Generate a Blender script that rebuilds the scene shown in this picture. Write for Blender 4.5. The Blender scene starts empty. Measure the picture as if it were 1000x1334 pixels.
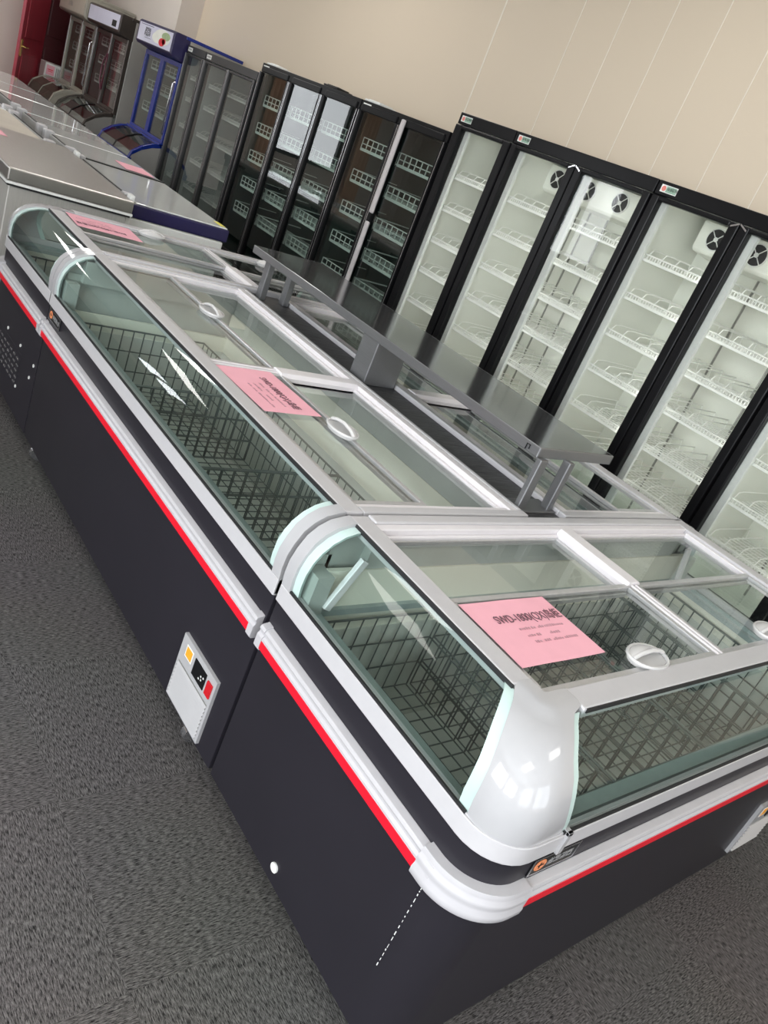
# Hall of display freezers: a rolled camera looks over an island of chest freezers to a row of tall coolers.
POWER = (145, 75, 60, 40, 14)
EXPOSURE = 0.40
CEILING_FILL = 5.0
COOLER_FILL = 10.0
CAM = (1.166127, .406346, -.802927, -1.019629, -.415155, 1.631953)
import bpy, bmesh, math, random
from mathutils import Vector, Matrix
random.seed(7)
SC = bpy.context.scene
COL = SC.collection

# ------------------------------------------------------------------ materials
def new_mat(name):
    m = bpy.data.materials.new(name); m.use_nodes = True
    nt = m.node_tree; nt.nodes.clear()
    out = nt.nodes.new('ShaderNodeOutputMaterial')
    return m, nt, out

def mat(name, col, rough=.5, metal=0., var=.06, scale=30., bump=0., spec=.5, coat=0., stretch=(1, 1, 1), emit=0.):
    m, nt, out = new_mat(name)
    b = nt.nodes.new('ShaderNodeBsdfPrincipled')
    b.inputs['Roughness'].default_value = rough
    b.inputs['Metallic'].default_value = metal
    b.inputs['Specular IOR Level'].default_value = spec
    b.inputs['Coat Weight'].default_value = coat
    b.inputs['Coat Roughness'].default_value = .03
    tc = nt.nodes.new('ShaderNodeTexCoord'); mp = nt.nodes.new('ShaderNodeMapping')
    mp.inputs['Scale'].default_value = stretch
    nz = nt.nodes.new('ShaderNodeTexNoise'); nz.inputs['Scale'].default_value = scale
    nz.inputs['Detail'].default_value = 4
    nt.links.new(tc.outputs['Object'], mp.inputs[0]); nt.links.new(mp.outputs[0], nz.inputs['Vector'])
    rp = nt.nodes.new('ShaderNodeValToRGB')
    c0 = [max(0, c*(1-var)) for c in col]; c1 = [min(1, c*(1+var)) for c in col]
    rp.color_ramp.elements[0].position = .3; rp.color_ramp.elements[1].position = .7
    rp.color_ramp.elements[0].color = (*c0, 1); rp.color_ramp.elements[1].color = (*c1, 1)
    nt.links.new(nz.outputs['Fac'], rp.inputs[0]); nt.links.new(rp.outputs[0], b.inputs['Base Color'])
    if bump:
        bp = nt.nodes.new('ShaderNodeBump'); bp.inputs['Strength'].default_value = bump
        bp.inputs['Distance'].default_value = .004
        nt.links.new(nz.outputs['Fac'], bp.inputs['Height']); nt.links.new(bp.outputs[0], b.inputs['Normal'])
    if emit:
        b.inputs['Emission Color'].default_value = (*col, 1); b.inputs['Emission Strength'].default_value = emit
    nt.links.new(b.outputs[0], out.inputs[0])
    return m

def glass(name, tint, ior=1.5, boost=0.):
    """thin pane: clear tinted transmission and a mirror reflection that grows at grazing angles"""
    m, nt, out = new_mat(name)
    tr = nt.nodes.new('ShaderNodeBsdfTransparent'); tr.inputs[0].default_value = (*tint, 1)
    gl = nt.nodes.new('ShaderNodeBsdfGlossy'); gl.inputs['Roughness'].default_value = .01
    fr = nt.nodes.new('ShaderNodeFresnel'); fr.inputs[0].default_value = ior
    ge = nt.nodes.new('ShaderNodeNewGeometry')
    iv = nt.nodes.new('ShaderNodeMath'); iv.operation = 'SUBTRACT'; iv.inputs[0].default_value = 1
    nt.links.new(ge.outputs['Backfacing'], iv.inputs[1])
    ad = nt.nodes.new('ShaderNodeMath'); ad.operation = 'ADD'; ad.inputs[1].default_value = boost; ad.use_clamp = True
    nt.links.new(fr.outputs[0], ad.inputs[0])
    mu = nt.nodes.new('ShaderNodeMath'); mu.operation = 'MULTIPLY'
    nt.links.new(ad.outputs[0], mu.inputs[0]); nt.links.new(iv.outputs[0], mu.inputs[1])
    mx = nt.nodes.new('ShaderNodeMixShader')
    nt.links.new(mu.outputs[0], mx.inputs[0]); nt.links.new(tr.outputs[0], mx.inputs[1]); nt.links.new(gl.outputs[0], mx.inputs[2])
    nt.links.new(mx.outputs[0], out.inputs[0])
    return m

def translucent_plastic(name, col, alpha):
    m, nt, out = new_mat(name)
    b = nt.nodes.new('ShaderNodeBsdfPrincipled'); b.inputs['Base Color'].default_value = (*col, 1)
    b.inputs['Roughness'].default_value = .2; b.inputs['Alpha'].default_value = alpha
    nz = nt.nodes.new('ShaderNodeTexNoise'); nz.inputs['Scale'].default_value = 20
    mr = nt.nodes.new('ShaderNodeMapRange'); mr.inputs[3].default_value = .15; mr.inputs[4].default_value = .3
    nt.links.new(nz.outputs[0], mr.inputs[0]); nt.links.new(mr.outputs[0], b.inputs['Roughness'])
    nt.links.new(b.outputs[0], out.inputs[0])
    return m

M = {}
M['charcoal'] = mat('charcoal_sheet', (.017, .0155, .021), .38, 0, .05, 6, spec=.4)
M['white_abs'] = mat('white_plastic', (.42, .417, .43), .09, 0, .02, 12, spec=.7)
M['rail'] = mat('grey_white_rail', (.49, .48, .495), .32, 0, .015, 40, spec=.5, stretch=(1, 1, 1))
M['alu'] = mat('satin_aluminium', (.55, .55, .56), .3, .55, .05, 60)
M['white_alu'] = mat('white_lid_rail', (.72, .69, .71), .28, 0, .015, 40)
M['bumper'] = mat('bumper_white', (.47, .46, .48), .35, 0, .03, 25)
M['red'] = mat('red_strip', (.72, .008, .025), .35, 0, .05, 10)
M['liner'] = mat('freezer_liner', (.76, .745, .66), .45, 0, .04, 5)
M['tank'] = mat('grey_tank', (.60, .61, .575), .45, .0, .06, 5)
M['cheek'] = mat('grey_end_plastic', (.42, .44, .42), .4, 0, .05, 8)
M['steel_matt'] = mat('dull_stainless', (.24, .245, .255), .42, .8, .05, 14, stretch=(30, 1.5, 30))
M['ledge'] = mat('inner_ledge', (.30, .35, .35), .35, 0, .06, 30)
M['wire_dark'] = mat('wire_dark', (.12, .135, .13), .4, .2, .1, 60)
M['wire_white'] = mat('wire_white', (.90, .90, .87), .35, 0, .03, 60)
M['glass_curved'] = glass('curved_glass', (.875, .93, .915), 1.5)
M['glass_lid'] = glass('lid_glass', (.955, .965, .955), 1.5)
M['frost'] = mat('mint_glass_border', (.50, .63, .60), .25, 0, .02, 30)
M['handle'] = translucent_plastic('clear_white_plastic', (.75, .74, .74), .62)
M['pink'] = mat('pink_paper', (.82, .42, .49), .9, 0, .03, 14, spec=.08)
M['ink'] = mat('dark_ink', (.17, .08, .10), .8, 0, .1, 200)
M['ink_pale'] = mat('faded_ink', (.50, .27, .31), .8, 0, .1, 200)
M['stainless'] = mat('brushed_stainless', (.46, .44, .415), .30, .9, .08, 18, bump=.02, stretch=(40, 1, 40))
M['shelfsteel'] = mat('stainless_shelf', (.20, .205, .215), .10, .85, .08, 14, stretch=(30, 1.5, 30))
M['rib'] = mat('ribbed_dark_strip', (.055, .055, .058), .45, 0, .75, 200, bump=.6, stretch=(.08, 1, 1))
M['black'] = mat('black_gloss', (.008, .008, .009), .30, 0, .1, 8, spec=.16)
M['black_matt'] = mat('black_rubber', (.012, .012, .013), .6, 0, .1, 20)
M['cooler_in'] = mat('cooler_white_interior', (.74, .75, .69), .5, 0, .03, 3)
M['cooler_dark'] = mat('dark_green_interior', (.018, .034, .030), .45, 0, .2, 3)
M['cooler_grey'] = mat('grey_interior', (.50, .53, .52), .5, 0, .08, 5)
M['pane'] = glass('cooler_glass', (.95, .96, .95), 1.35)
M['pane_dark'] = glass('mirror_glass', (.78, .84, .82), 1.55, .07)
M['pane_grey'] = glass('hazy_glass', (.80, .83, .82), 1.5, .12)
M['chrome'] = mat('chrome_trim', (.62, .62, .64), .18, .9, .05, 60)
M['led'] = mat('led_strip', (.95, .95, .90), .4, 0, .01, 40, emit=COOLER_FILL)  # glow for strips added to brighten the cooler interiors
M['slot'] = mat('shelf_standard', (.33, .33, .31), .4, .5, .1, 60)
M['fan'] = mat('fan_black', (.02, .02, .022), .5, 0, .2, 50)
M['grey_frame'] = mat('dark_grey_frame', (.035, .035, .037), .35, .2, .08, 12)
M['label_white'] = mat('label_white', (.75, .76, .74), .4, 0, .04, 60)
M['label_green'] = mat('label_green', (.28, .42, .33), .5, 0, .08, 90)
M['label_red'] = mat('label_red', (.72, .22, .18), .5, 0, .08, 90)
M['orange'] = mat('orange_emblem', (.80, .28, .12), .4, 0, .2, 120)
M['orange_s'] = mat('orange_sticker', (.90, .38, .03), .4, 0, .05, 60)
M['red_sw'] = mat('red_switch', (.55, .012, .02), .25, 0, .1, 60)
M['glyph_grey'] = mat('grey_lettering', (.45, .45, .46), .4, .3, .1, 60)
M['chest_white'] = mat('white_chest', (.72, .72, .70), .35, 0, .03, 5)
M['chest_top'] = mat('glossy_lid', (.80, .81, .80), .06, 0, .02, 3, spec=.8, coat=.6)
M['navy'] = mat('navy_trim', (.022, .018, .075), .35, 0, .08, 10)
M['blue'] = mat('blue_plastic', (.007, .026, .24), .2, 0, .08, 10, spec=.6)
M['stainless_body'] = mat('stainless_sheet', (.50, .49, .46), .5, .5, .06, 10, stretch=(30, 30, 1))
M['panel_grey'] = mat('grey_side_panel', (.36, .355, .34), .4, .2, .05, 4)
M['poster'] = mat('lavender_poster', (.66, .66, .80), .3, 0, .05, 5)
M['cream_white'] = mat('soft_white', (.85, .86, .80), .4, 0, .06, 9)
M['leaf'] = mat('leaf_green', (.35, .45, .25), .5, 0, .15, 30)
M['brown'] = mat('bronze_frame', (.055, .045, .040), .35, .3, .1, 10)
M['maroon_trim'] = mat('maroon_trim', (.12, .03, .05), .3, 0, .1, 10)
M['tan'] = mat('tan_plastic', (.34, .32, .27), .35, .1, .06, 8)
M['reddoor'] = mat('red_door_paint', (.44, .045, .07), .35, 0, .08, 4, stretch=(4, 4, .5))
M['maroon'] = mat('dark_maroon_paint', (.055, .004, .007), .4, 0, .1, 4, stretch=(4, 4, .5))  # darker than the red leaf: the doorway's shade is put into this colour
M['brass'] = mat('brass', (.75, .52, .18), .25, .9, .05, 50)
M['yellow'] = mat('yellow_label', (.80, .72, .10), .5, 0, .08, 60)
M['curtain'] = mat('curtain_cloth', (.75, .48, .34), .8, 0, .08, 20)
M['ceil'] = mat('ceiling_paint', (.70, .69, .66), .8, 0, .03, 3)
M['wall_plain'] = mat('wall_paint', (.72, .655, .60), .75, 0, .03, 1.5)
M['baseboard'] = mat('skirting', (.30, .28, .26), .5, 0, .05, 6)

def wall_panels():
    m, nt, out = new_mat('insulated_panel_wall')
    b = nt.nodes.new('ShaderNodeBsdfPrincipled'); b.inputs['Roughness'].default_value = .55
    b.inputs['Specular IOR Level'].default_value = .3
    tc = nt.nodes.new('ShaderNodeTexCoord')
    nz = nt.nodes.new('ShaderNodeTexNoise'); nz.inputs['Scale'].default_value = .9
    nt.links.new(tc.outputs['Object'], nz.inputs['Vector'])
    rp = nt.nodes.new('ShaderNodeValToRGB')
    rp.color_ramp.elements[0].color = (.68, .585, .465, 1); rp.color_ramp.elements[1].color = (.71, .61, .485, 1)
    nt.links.new(nz.outputs['Fac'], rp.inputs[0]); nt.links.new(rp.outputs[0], b.inputs['Base Color'])
    nt.links.new(b.outputs[0], out.inputs[0])
    return m
M['wall'] = wall_panels()

def carpet():
    m, nt, out = new_mat('carpet_tiles')
    N = nt.nodes.new; L = nt.links.new
    b = N('ShaderNodeBsdfPrincipled'); b.inputs['Roughness'].default_value = .95; b.inputs['Specular IOR Level'].default_value = .1
    tc = N('ShaderNodeTexCoord')
    ch = N('ShaderNodeTexChecker'); ch.inputs['Scale'].default_value = 2.0
    mo = N('ShaderNodeMapping'); mo.inputs['Location'].default_value = (.345, -.86+5, 0)
    L(tc.outputs['Object'], mo.inputs[0]); L(mo.outputs[0], ch.inputs['Vector'])
    def stripes(sx, sy):
        mp = N('ShaderNodeMapping'); mp.inputs['Scale'].default_value = (sx, sy, 1)
        L(tc.outputs['Object'], mp.inputs[0])
        n = N('ShaderNodeTexNoise'); n.inputs['Scale'].default_value = 1.; n.inputs['Detail'].default_value = 3; n.inputs['Roughness'].default_value = .7
        L(mp.outputs[0], n.inputs['Vector']); return n
    a = stripes(400, 60); c = stripes(60, 400)
    mx = N('ShaderNodeMix'); mx.data_type = 'FLOAT'
    L(ch.outputs['Fac'], mx.inputs['Factor']); L(a.outputs[0], mx.inputs[2]); L(c.outputs[0], mx.inputs[3])
    rp = N('ShaderNodeValToRGB')
    e = rp.color_ramp.elements; e[0].position = .36; e[0].color = (.014, .0135, .0135, 1); e[1].position = .66; e[1].color = (.215, .205, .20, 1)
    L(mx.outputs[0], rp.inputs[0])
    big = N('ShaderNodeTexNoise'); big.inputs['Scale'].default_value = 1.2; L(tc.outputs['Object'], big.inputs['Vector'])
    hs = N('ShaderNodeMix'); hs.data_type = 'RGBA'; hs.blend_type = 'MULTIPLY'; hs.inputs['Factor'].default_value = .18
    L(rp.outputs[0], hs.inputs[6]); L(big.outputs['Color'], hs.inputs[7])
    L(hs.outputs[2], b.inputs['Base Color'])
    bp = N('ShaderNodeBump'); bp.inputs['Strength'].default_value = .7; bp.inputs['Distance'].default_value = .004
    L(mx.outputs[0], bp.inputs['Height']); L(bp.outputs[0], b.inputs['Normal'])
    L(b.outputs[0], out.inputs[0])
    return m
M['carpet'] = carpet()

# ------------------------------------------------------------------ mesh builder
ID = lambda p: p
class MB:
    def __init__(s, T=ID): s.v = []; s.f = []; s.mi = []; s.T = T
    def add(s, vs, fs, m=0):
        o = len(s.v); s.v += [Vector(s.T(tuple(p))) for p in vs]
        for f in fs: s.f.append([o+i for i in f]); s.mi.append(m)
    def box(s, x0, x1, y0, y1, z0, z1, m=0):
        vs = [(x, y, z) for x in (x0, x1) for y in (y0, y1) for z in (z0, z1)]
        s.add(vs, [(0, 1, 3, 2), (4, 6, 7, 5), (0, 4, 5, 1), (2, 3, 7, 6), (0, 2, 6, 4), (1, 5, 7, 3)], m)
    def hexa(s, a, b, m=0):
        """solid between two quads"""
        s.add(list(a)+list(b), [(3, 2, 1, 0), (4, 5, 6, 7), (0, 1, 5, 4), (1, 2, 6, 5), (2, 3, 7, 6), (3, 0, 4, 7)], m)
    def tube(s, pts, r, n=5, m=0):
        pts = [Vector(p) for p in pts]; rings = []
        for i, p in enumerate(pts):
            d = (pts[min(i+1, len(pts)-1)]-pts[max(i-1, 0)]).normalized()
            a = Vector((0, 0, 1)) if abs(d.z) < .9 else Vector((1, 0, 0))
            u = d.cross(a).normalized(); w = d.cross(u)
            rings.append([p+u*(r*math.cos(2*math.pi*k/n))+w*(r*math.sin(2*math.pi*k/n)) for k in range(n)])
        vs = [q for g in rings for q in g]; fs = []
        for i in range(len(pts)-1):
            for k in range(n):
                fs.append((i*n+k, i*n+(k+1) % n, (i+1)*n+(k+1) % n, (i+1)*n+k))
        fs.append(tuple(range(n-1, -1, -1))); fs.append(tuple((len(pts)-1)*n+k for k in range(n)))
        s.add(vs, fs, m)
    def cyl(s, a, b, r, n=16, m=0): s.tube([a, b], r, n, m)
    def ring(s, outer, inner, z0, z1, m=0):
        n = len(outer)
        vs = [(*p, z0) for p in outer]+[(*p, z1) for p in outer]+[(*p, z0) for p in inner]+[(*p, z1) for p in inner]
        fs = []
        for i in range(n):
            j = (i+1) % n
            fs += [(i, j, n+j, n+i), (2*n+j, 2*n+i, 3*n+i, 3*n+j), (n+i, n+j, 3*n+j, 3*n+i), (j, i, 2*n+i, 2*n+j)]
        s.add(vs, fs, m)
    def prism(s, poly, axis, a, b, m=0):
        """extrude a 2D polygon along axis; poly in the two other coordinates in xyz order"""
        def P(q, t): return (t, q[0], q[1]) if axis == 'x' else (q[0], t, q[1]) if axis == 'y' else (q[0], q[1], t)
        n = len(poly)
        vs = [P(q, a) for q in poly]+[P(q, b) for q in poly]
        fs = [tuple(range(n-1, -1, -1)), tuple(range(n, 2*n))]+[(i, (i+1) % n, n+(i+1) % n, n+i) for i in range(n)]
        s.add(vs, fs, m)
    def grid(s, rows, m=0, mcol=None):
        R, C = len(rows), len(rows[0]); o = len(s.v)
        s.v += [Vector(s.T(tuple(p))) for r in rows for p in r]
        for i in range(R-1):
            for j in range(C-1):
                s.f.append([o+i*C+j, o+i*C+j+1, o+(i+1)*C+j+1, o+(i+1)*C+j]); s.mi.append(mcol(i, j) if mcol else m)
    def build(s, name, mats, root=None, smooth=None, bevel=0., solid=0., label=None, recalc=True, origin=None):
        me = bpy.data.meshes.new(name)
        o0 = Vector(origin) if origin is not None else (root_loc(root) if root else Vector((0, 0, 0)))
        me.from_pydata([p-o0 for p in s.v], [], s.f)
        if not isinstance(mats, (list, tuple)): mats = [mats]
        for m in mats: me.materials.append(M[m])
        me.polygons.foreach_set('material_index', s.mi)
        bm = bmesh.new(); bm.from_mesh(me)
        if recalc: bmesh.ops.recalc_face_normals(bm, faces=bm.faces)
        bm.to_mesh(me); bm.free()
        if smooth:
            me.polygons.foreach_set('use_smooth', [True]*len(me.polygons))
            me.set_sharp_from_angle(angle=math.radians(smooth))
        ob = bpy.data.objects.new(name, me); COL.objects.link(ob)
        if root: ob.parent = root
        elif origin is not None: ob.location = o0
        if solid:
            md = ob.modifiers.new('thickness', 'SOLIDIFY'); md.thickness = solid; md.offset = -1
            dg = bpy.context.evaluated_depsgraph_get(); m3 = bpy.data.meshes.new_from_object(ob.evaluated_get(dg))
            ob.modifiers.clear(); ob.data = m3; bpy.data.meshes.remove(me); m3.name = name
            if smooth: m3.set_sharp_from_angle(angle=math.radians(smooth))
        if bevel:
            md = ob.modifiers.new('edges', 'BEVEL'); md.width = bevel; md.segments = 2; md.limit_method = 'ANGLE'; md.angle_limit = math.radians(40)
        if label: ob['label'] = label
        return ob

def root_loc(o):
    v = Vector((0, 0, 0))
    while o is not None: v += o.location; o = o.parent
    return v

def thing(name, loc, label, cat, group=None):
    o = bpy.data.objects.new(name, None); COL.objects.link(o); o.location = loc; o.empty_display_size = .1
    o['label'] = label; o['category'] = cat
    if group: o['group'] = group
    return o
def tag(o, label, cat, group=None):
    o['label'] = label; o['category'] = cat
    if group: o['group'] = group
    return o
def struct(o): o['kind'] = 'structure'; return o

def text_mesh(mb, s, size, place, m=0, sx=1.):
    """lettering as flat raised mesh: place(u, v, h) -> world"""
    cu = bpy.data.curves.new('t', 'FONT'); cu.body = s; cu.size = size; cu.extrude = .0004
    ob = bpy.data.objects.new('t', cu); COL.objects.link(ob)
    dg = bpy.context.evaluated_depsgraph_get(); me = bpy.data.meshes.new_from_object(ob.evaluated_get(dg))
    mb.add([place(v.co.x*sx, v.co.y, v.co.z+.0004) for v in me.vertices], [tuple(p.vertices) for p in me.polygons], m)
    w = max([v.co.x for v in me.vertices] or [0])*sx
    bpy.data.objects.remove(ob); bpy.data.meshes.remove(me); bpy.data.curves.remove(cu)
    return w

def glyphs(mb, n, size, place, m=0, gap=.15, seed=1):
    """illegible block characters made of strokes"""
    rn = random.Random(seed)
    for k in range(n):
        u0 = k*size*(1+gap); t = size*.11
        bars = [(0, size, y, y+t) for y in rn.sample([0, .3*size, .6*size, .88*size], 3)]
        bars += [(x, x+t, 0, size) for x in rn.sample([.05*size, .45*size, .85*size], 2)]
        for a, b, c, d in bars:
            q = [(u0+a, c), (u0+b, c), (u0+b, d), (u0+a, d)]
            mb.hexa([place(x, y, 0.0001) for x, y in q], [place(x, y, .0007) for x, y in q], m)

def rloop(x0, y0, x1, y1, r, inset=0., seg=8):
    """rounded rectangle loop, r for corners (x0y0, x1y0, x1y1, x0y1)"""
    pts = []
    cs = [(x0, y0, 1, 1, 180), (x1, y0, -1, 1, 270), (x1, y1, -1, -1, 0), (x0, y1, 1, -1, 90)]
    for (cx, cy, sx, sy, a0), rr in zip(cs, r):
        ri = max(rr-inset, .001)
        ox, oy = cx+sx*(inset+ri), cy+sy*(inset+ri)
        for k in range(seg+1):
            a = math.radians(a0+90*k/seg); pts.append((ox+ri*math.cos(a), oy+ri*math.sin(a)))
    return pts
# ------------------------------------------------------------------ island freezers
EX, EW = 1.75, .774           # the end freezer: length along x, depth along y
PROF = [(.003, .700), (-.001, .735), (.000, .768), (.008, .800), (.022, .826), (.043, .850), (.070, .868), (.095, .877), (.112, .880)]
def compose(T, f): return lambda p: T(f(p))
YA = [.094, .096, .098, .105, .118, .136, .157, .176, .194]
XB = [.160, .142, .128, .123, .126, .131, .152, .174, .196]
def table(L, t):
    f = min(max(t, 0), 1)*(len(L)-1); i = min(int(f), len(L)-2); return L[i]+(L[i+1]-L[i])*(f-i)
def yA(t): return table(YA, t)
def xB(t): return table(XB, t)

def glass_strip(T, root, ya, yb, border=.028, nm='curved_glass'):
    """curved pane along y at the x = 0 side; ya, yb functions of height 0..1"""
    mb = MB(T); rows = []
    n = len(PROF)-1
    for i, (d, z) in enumerate(PROF):
        t = i/n; a, b = ya(t), yb(t)
        ys = [a, a+border]+[a+border+(b-a-2*border)*k/6 for k in range(1, 6)]+[b-border, b]
        rows.append([(d, y, z) for y in ys])
    mb.grid(rows, 0, lambda i, j: 1 if j in (0, 7) else 0)
    g = mb.build(nm, ['glass_curved', 'frost'], root, smooth=60, solid=.005)
    mb = MB(T); mb.box(.1075, .1115, ya(1)+.004, yb(1), .8765, .8865); mb.build('seal', 'black_matt', root)
    mb = MB(T); mb.box(-.004, .001, ya(0)+.004, yb(0), .6995, .7060); mb.build('seal', 'black_matt', root)
    return g

def arch(T, root, y0, y1, nm='arch_frame', depth=.025, out=.010, panel=True):
    """curved end frame that closes the glass, with its end panel"""
    mb = MB(T)
    outer = [(d-out*.8 if d < .08 else d, z+(out*.8 if z > .82 else 0)) for d, z in PROF]
    outer = [(outer[0][0], .66)]+outer
    inner = [(d+depth*.6, z-depth*.5 if z > .80 else z) for d, z in PROF]
    inner = [(inner[0][0], .66)]+inner
    poly = outer+inner[::-1]
    n = len(outer)
    mb.prism(poly, 'y', y0, y1)
    a = mb.build(nm, 'white_abs', root, smooth=50)
    m2 = MB(T); q = inner[::-1]; ym = (y0+y1)/2
    m2.prism([(x+.001, z) for x, z in inner]+[(.20, inner[-1][1]), (.20, .66)], 'y', ym-.004, ym+.004)
    m2.build('end_cheek', 'cheek', root)
    return a

def bumper_strip(T, root, y0, y1):
    mb = MB(T)
    prof = [(0, .528), (-.016, .529), (-.021, .534), (-.021, .560), (-.017, .566), (-.017, .571), (-.020, .577), (-.017, .585), (0, .590)]
    mb.prism(prof, 'y', y0+.012, y1-.012)
    for a, b in ((y0, y0+.022), (y1-.022, y1)):
        mb.prism([(x*1.18, z+(.003 if z > .55 else -.003)) for x, z in prof], 'y', a, b)
    b = mb.build('bumper_rail', 'bumper', root, bevel=.0015)
    mr = MB(T); mr.box(-.0225, -.0195, y0+.022, y1-.022, .5335, .5545)
    mr.build('red_stripe', 'red', b, label='bright red stripe')
    return b

def handle(T, parent, cx, cy, z, along='y', side=1):
    """oval clear pull: a rim ring, half of it domed, and a ridge across"""
    def Q(u, v, h):
        v *= side
        return (cx+v, cy+u, z+h) if along == 'y' else (cx+u, cy+v, z+h)
    mb = MB(T); A, B = .062, .040; n = 28
    ring = [Q(A*math.cos(2*math.pi*k/n), B*math.sin(2*math.pi*k/n), .012) for k in range(n+1)]
    mb.tube(ring, .0045, 6)
    R = 6
    rows = []
    for i in range(R+1):
        s = i/R
        rows.append([Q(A*.96*(1-s*.75)*math.cos(math.pi*k/14), B*.96*math.sin(math.pi*k/14)*(1-s*.75), .012+.016*math.sin(s*math.pi/2)) for k in range(15)])
    mb.grid(rows)
    lo = [[(p[0], p[1], p[2]-.004) for p in r] for r in rows]
    mb.grid(lo)
    mb.tube([Q(-A, 0, .014), Q(-A*.6, 0, .024), Q(0, 0, .029), Q(A*.6, 0, .024), Q(A, 0, .014)], .0055, 8)
    base = [Q(A*.93*math.cos(2*math.pi*k/n), B*.93*math.sin(2*math.pi*k/n), 0) for k in range(n)]
    top = [Q(A*.93*math.cos(2*math.pi*k/n), B*.93*math.sin(2*math.pi*k/n), .009) for k in range(n)]
    mb.add(base+top, [tuple(range(n-1, -1, -1)), tuple(range(n, 2*n))]+[(k, (k+1) % n, n+(k+1) % n, n+k) for k in range(n)])
    return mb.build('pull_handle', 'handle', parent, smooth=60)

def lid(T, root, x0, x1, y0, y1, z, hnd=None, mats='alu', fw=.016):
    mb = MB(T); h = .013
    mb.box(x0, x1, y0, y0+fw, z, z+h); mb.box(x0, x1, y1-fw, y1, z, z+h)
    mb.box(x0, x0+fw, y0+fw, y1-fw, z, z+h); mb.box(x1-fw, x1, y0+fw, y1-fw, z, z+h)
    fr = mb.build('sliding_lid', mats, root, bevel=.002)
    mp = MB(T); mp.box(x0+fw-.002, x1-fw+.002, y0+fw-.002, y1-fw+.002, z+.004, z+.008)
    mp.build('glass_pane', 'glass_lid', fr)
    if hnd: handle(T, fr, hnd[0], hnd[1], z+.009, hnd[2], hnd[3])
    return fr

def caster(T, root, x, y):
    mb = MB(T)
    mb.cyl((x, y-.012, .030), (x, y+.012, .030), .030, 16)
    mb.box(x-.012, x+.016, y-.018, y+.018, .036, .085)
    mb.box(x-.03, x+.03, y-.03, y+.03, .080, .097)
    return mb.build('caster', 'chrome', root, smooth=40)

def control_panel(T, root, axis, a0, a1, z0, z1):
    """white louvred service panel with display and switches; axis 'y' = on the x=0 face, 'x' = on the y=0 face"""
    def Q(u, h, o): return (-o, u, h) if axis == 'y' else (u, -o, h)
    # u grows to the viewer's right on the left face when y falls
    L = abs(a1-a0); s = 1 if a1 > a0 else -1
    def U(f): return a0+s*L*f
    def blk(mb, f0, f1, g0, g1, o0, o1, m=0):
        q = [(U(f0), z0+(z1-z0)*g0), (U(f1), z0+(z1-z0)*g0), (U(f1), z0+(z1-z0)*g1), (U(f0), z0+(z1-z0)*g1)]
        mb.hexa([Q(*p, o0) for p in q], [Q(*p, o1) for p in q], m)
    mb = MB(T); blk(mb, 0, 1, 0, 1, 0, .010)
    for k in range(9):
        g = .05+.062*k
        q = [(U(.05), g), (U(.95), g), (U(.95), g+.03), (U(.05), g+.03)]
        q = [(u, z0+(z1-z0)*v) for u, v in q]
        mb.hexa([Q(*p, .009) for p in q], [Q(q[0][0], q[0][1], .0150), Q(q[1][0], q[1][1], .0150), Q(*q[2], .010), Q(*q[3], .010)])
        blk(mb, .05, .95, g+.032, g+.056, .010, .0104, 1)
    pn = mb.build('service_panel', ['white_abs', 'slot'], root, bevel=.002, label='white louvred service panel with display and switch')
    m1 = MB(T); blk(m1, .42, .76, .68, .92, .0100, .0125); d = m1.build('display_window', 'black', pn)
    m2 = MB(T)
    for f, g in ((.66, .76), (.70, .82), (.60, .74), (.64, .80)):
        blk(m2, f, f+.025, g, g+.022, .0125, .0130)
    m2.build('display_digits', 'label_white', pn)
    m3 = MB(T); blk(m3, .82, .95, .70, .90, .0100, .0150); m3.build('rocker_switch', 'red_sw', pn, bevel=.001)
    m4 = MB(T); blk(m4, .14, .34, .74, .92, .0100, .0106, 1); blk(m4, .16, .32, .76, .90, .0106, .0112, 0)
    m4.build('warning_sticker', ['orange_s', 'label_white'], pn)
    return pn

def badge(root, place, w=.135, h=.042, seed=1):
    """small black name plate in a silver rim: orange round emblem and four grey characters; place(u, v, o)"""
    mb = MB()
    def blk(u0, u1, v0, v1, o0, o1, m):
        q = [(u0, v0), (u1, v0), (u1, v1), (u0, v1)]
        mb.hexa([place(*p, o0) for p in q], [place(*p, o1) for p in q], m)
    blk(0, w, 0, h, 0, .003, 0)
    t = .0028
    blk(0, w, 0, t, .003, .0042, 1); blk(0, w, h-t, h, .003, .0042, 1); blk(0, t, t, h-t, .003, .0042, 1); blk(w-t, w, t, h-t, .003, .0042, 1)
    n = 20; c = (.026, h/2); r = .0145
    lo = [place(c[0]+1.15*r*math.cos(2*math.pi*k/n), c[1]+r*math.sin(2*math.pi*k/n), .003) for k in range(n)]
    hi = [place(c[0]+1.15*r*math.cos(2*math.pi*k/n), c[1]+r*math.sin(2*math.pi*k/n), .0040) for k in range(n)]
    mb.add(lo+hi, [tuple(range(n-1, -1, -1)), tuple(range(n, 2*n))]+[(k, (k+1) % n, n+(k+1) % n, n+k) for k in range(n)], 2)
    blk(c[0]-.008, c[0]+.009, c[1]-.001, c[1]+.002, .0040, .0046, 0); blk(c[0]-.003, c[0], c[1]-.008, c[1]+.008, .0040, .0046, 0)
    glyphs(mb, 4, .0165, lambda u, v, o: place(.050+u, .0125+v, .003+o), 3, .2, seed)
    return mb.build('name_plate', ['black', 'chrome', 'orange', 'glyph_grey'], root, label='black name plate with an orange round emblem')

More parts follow.
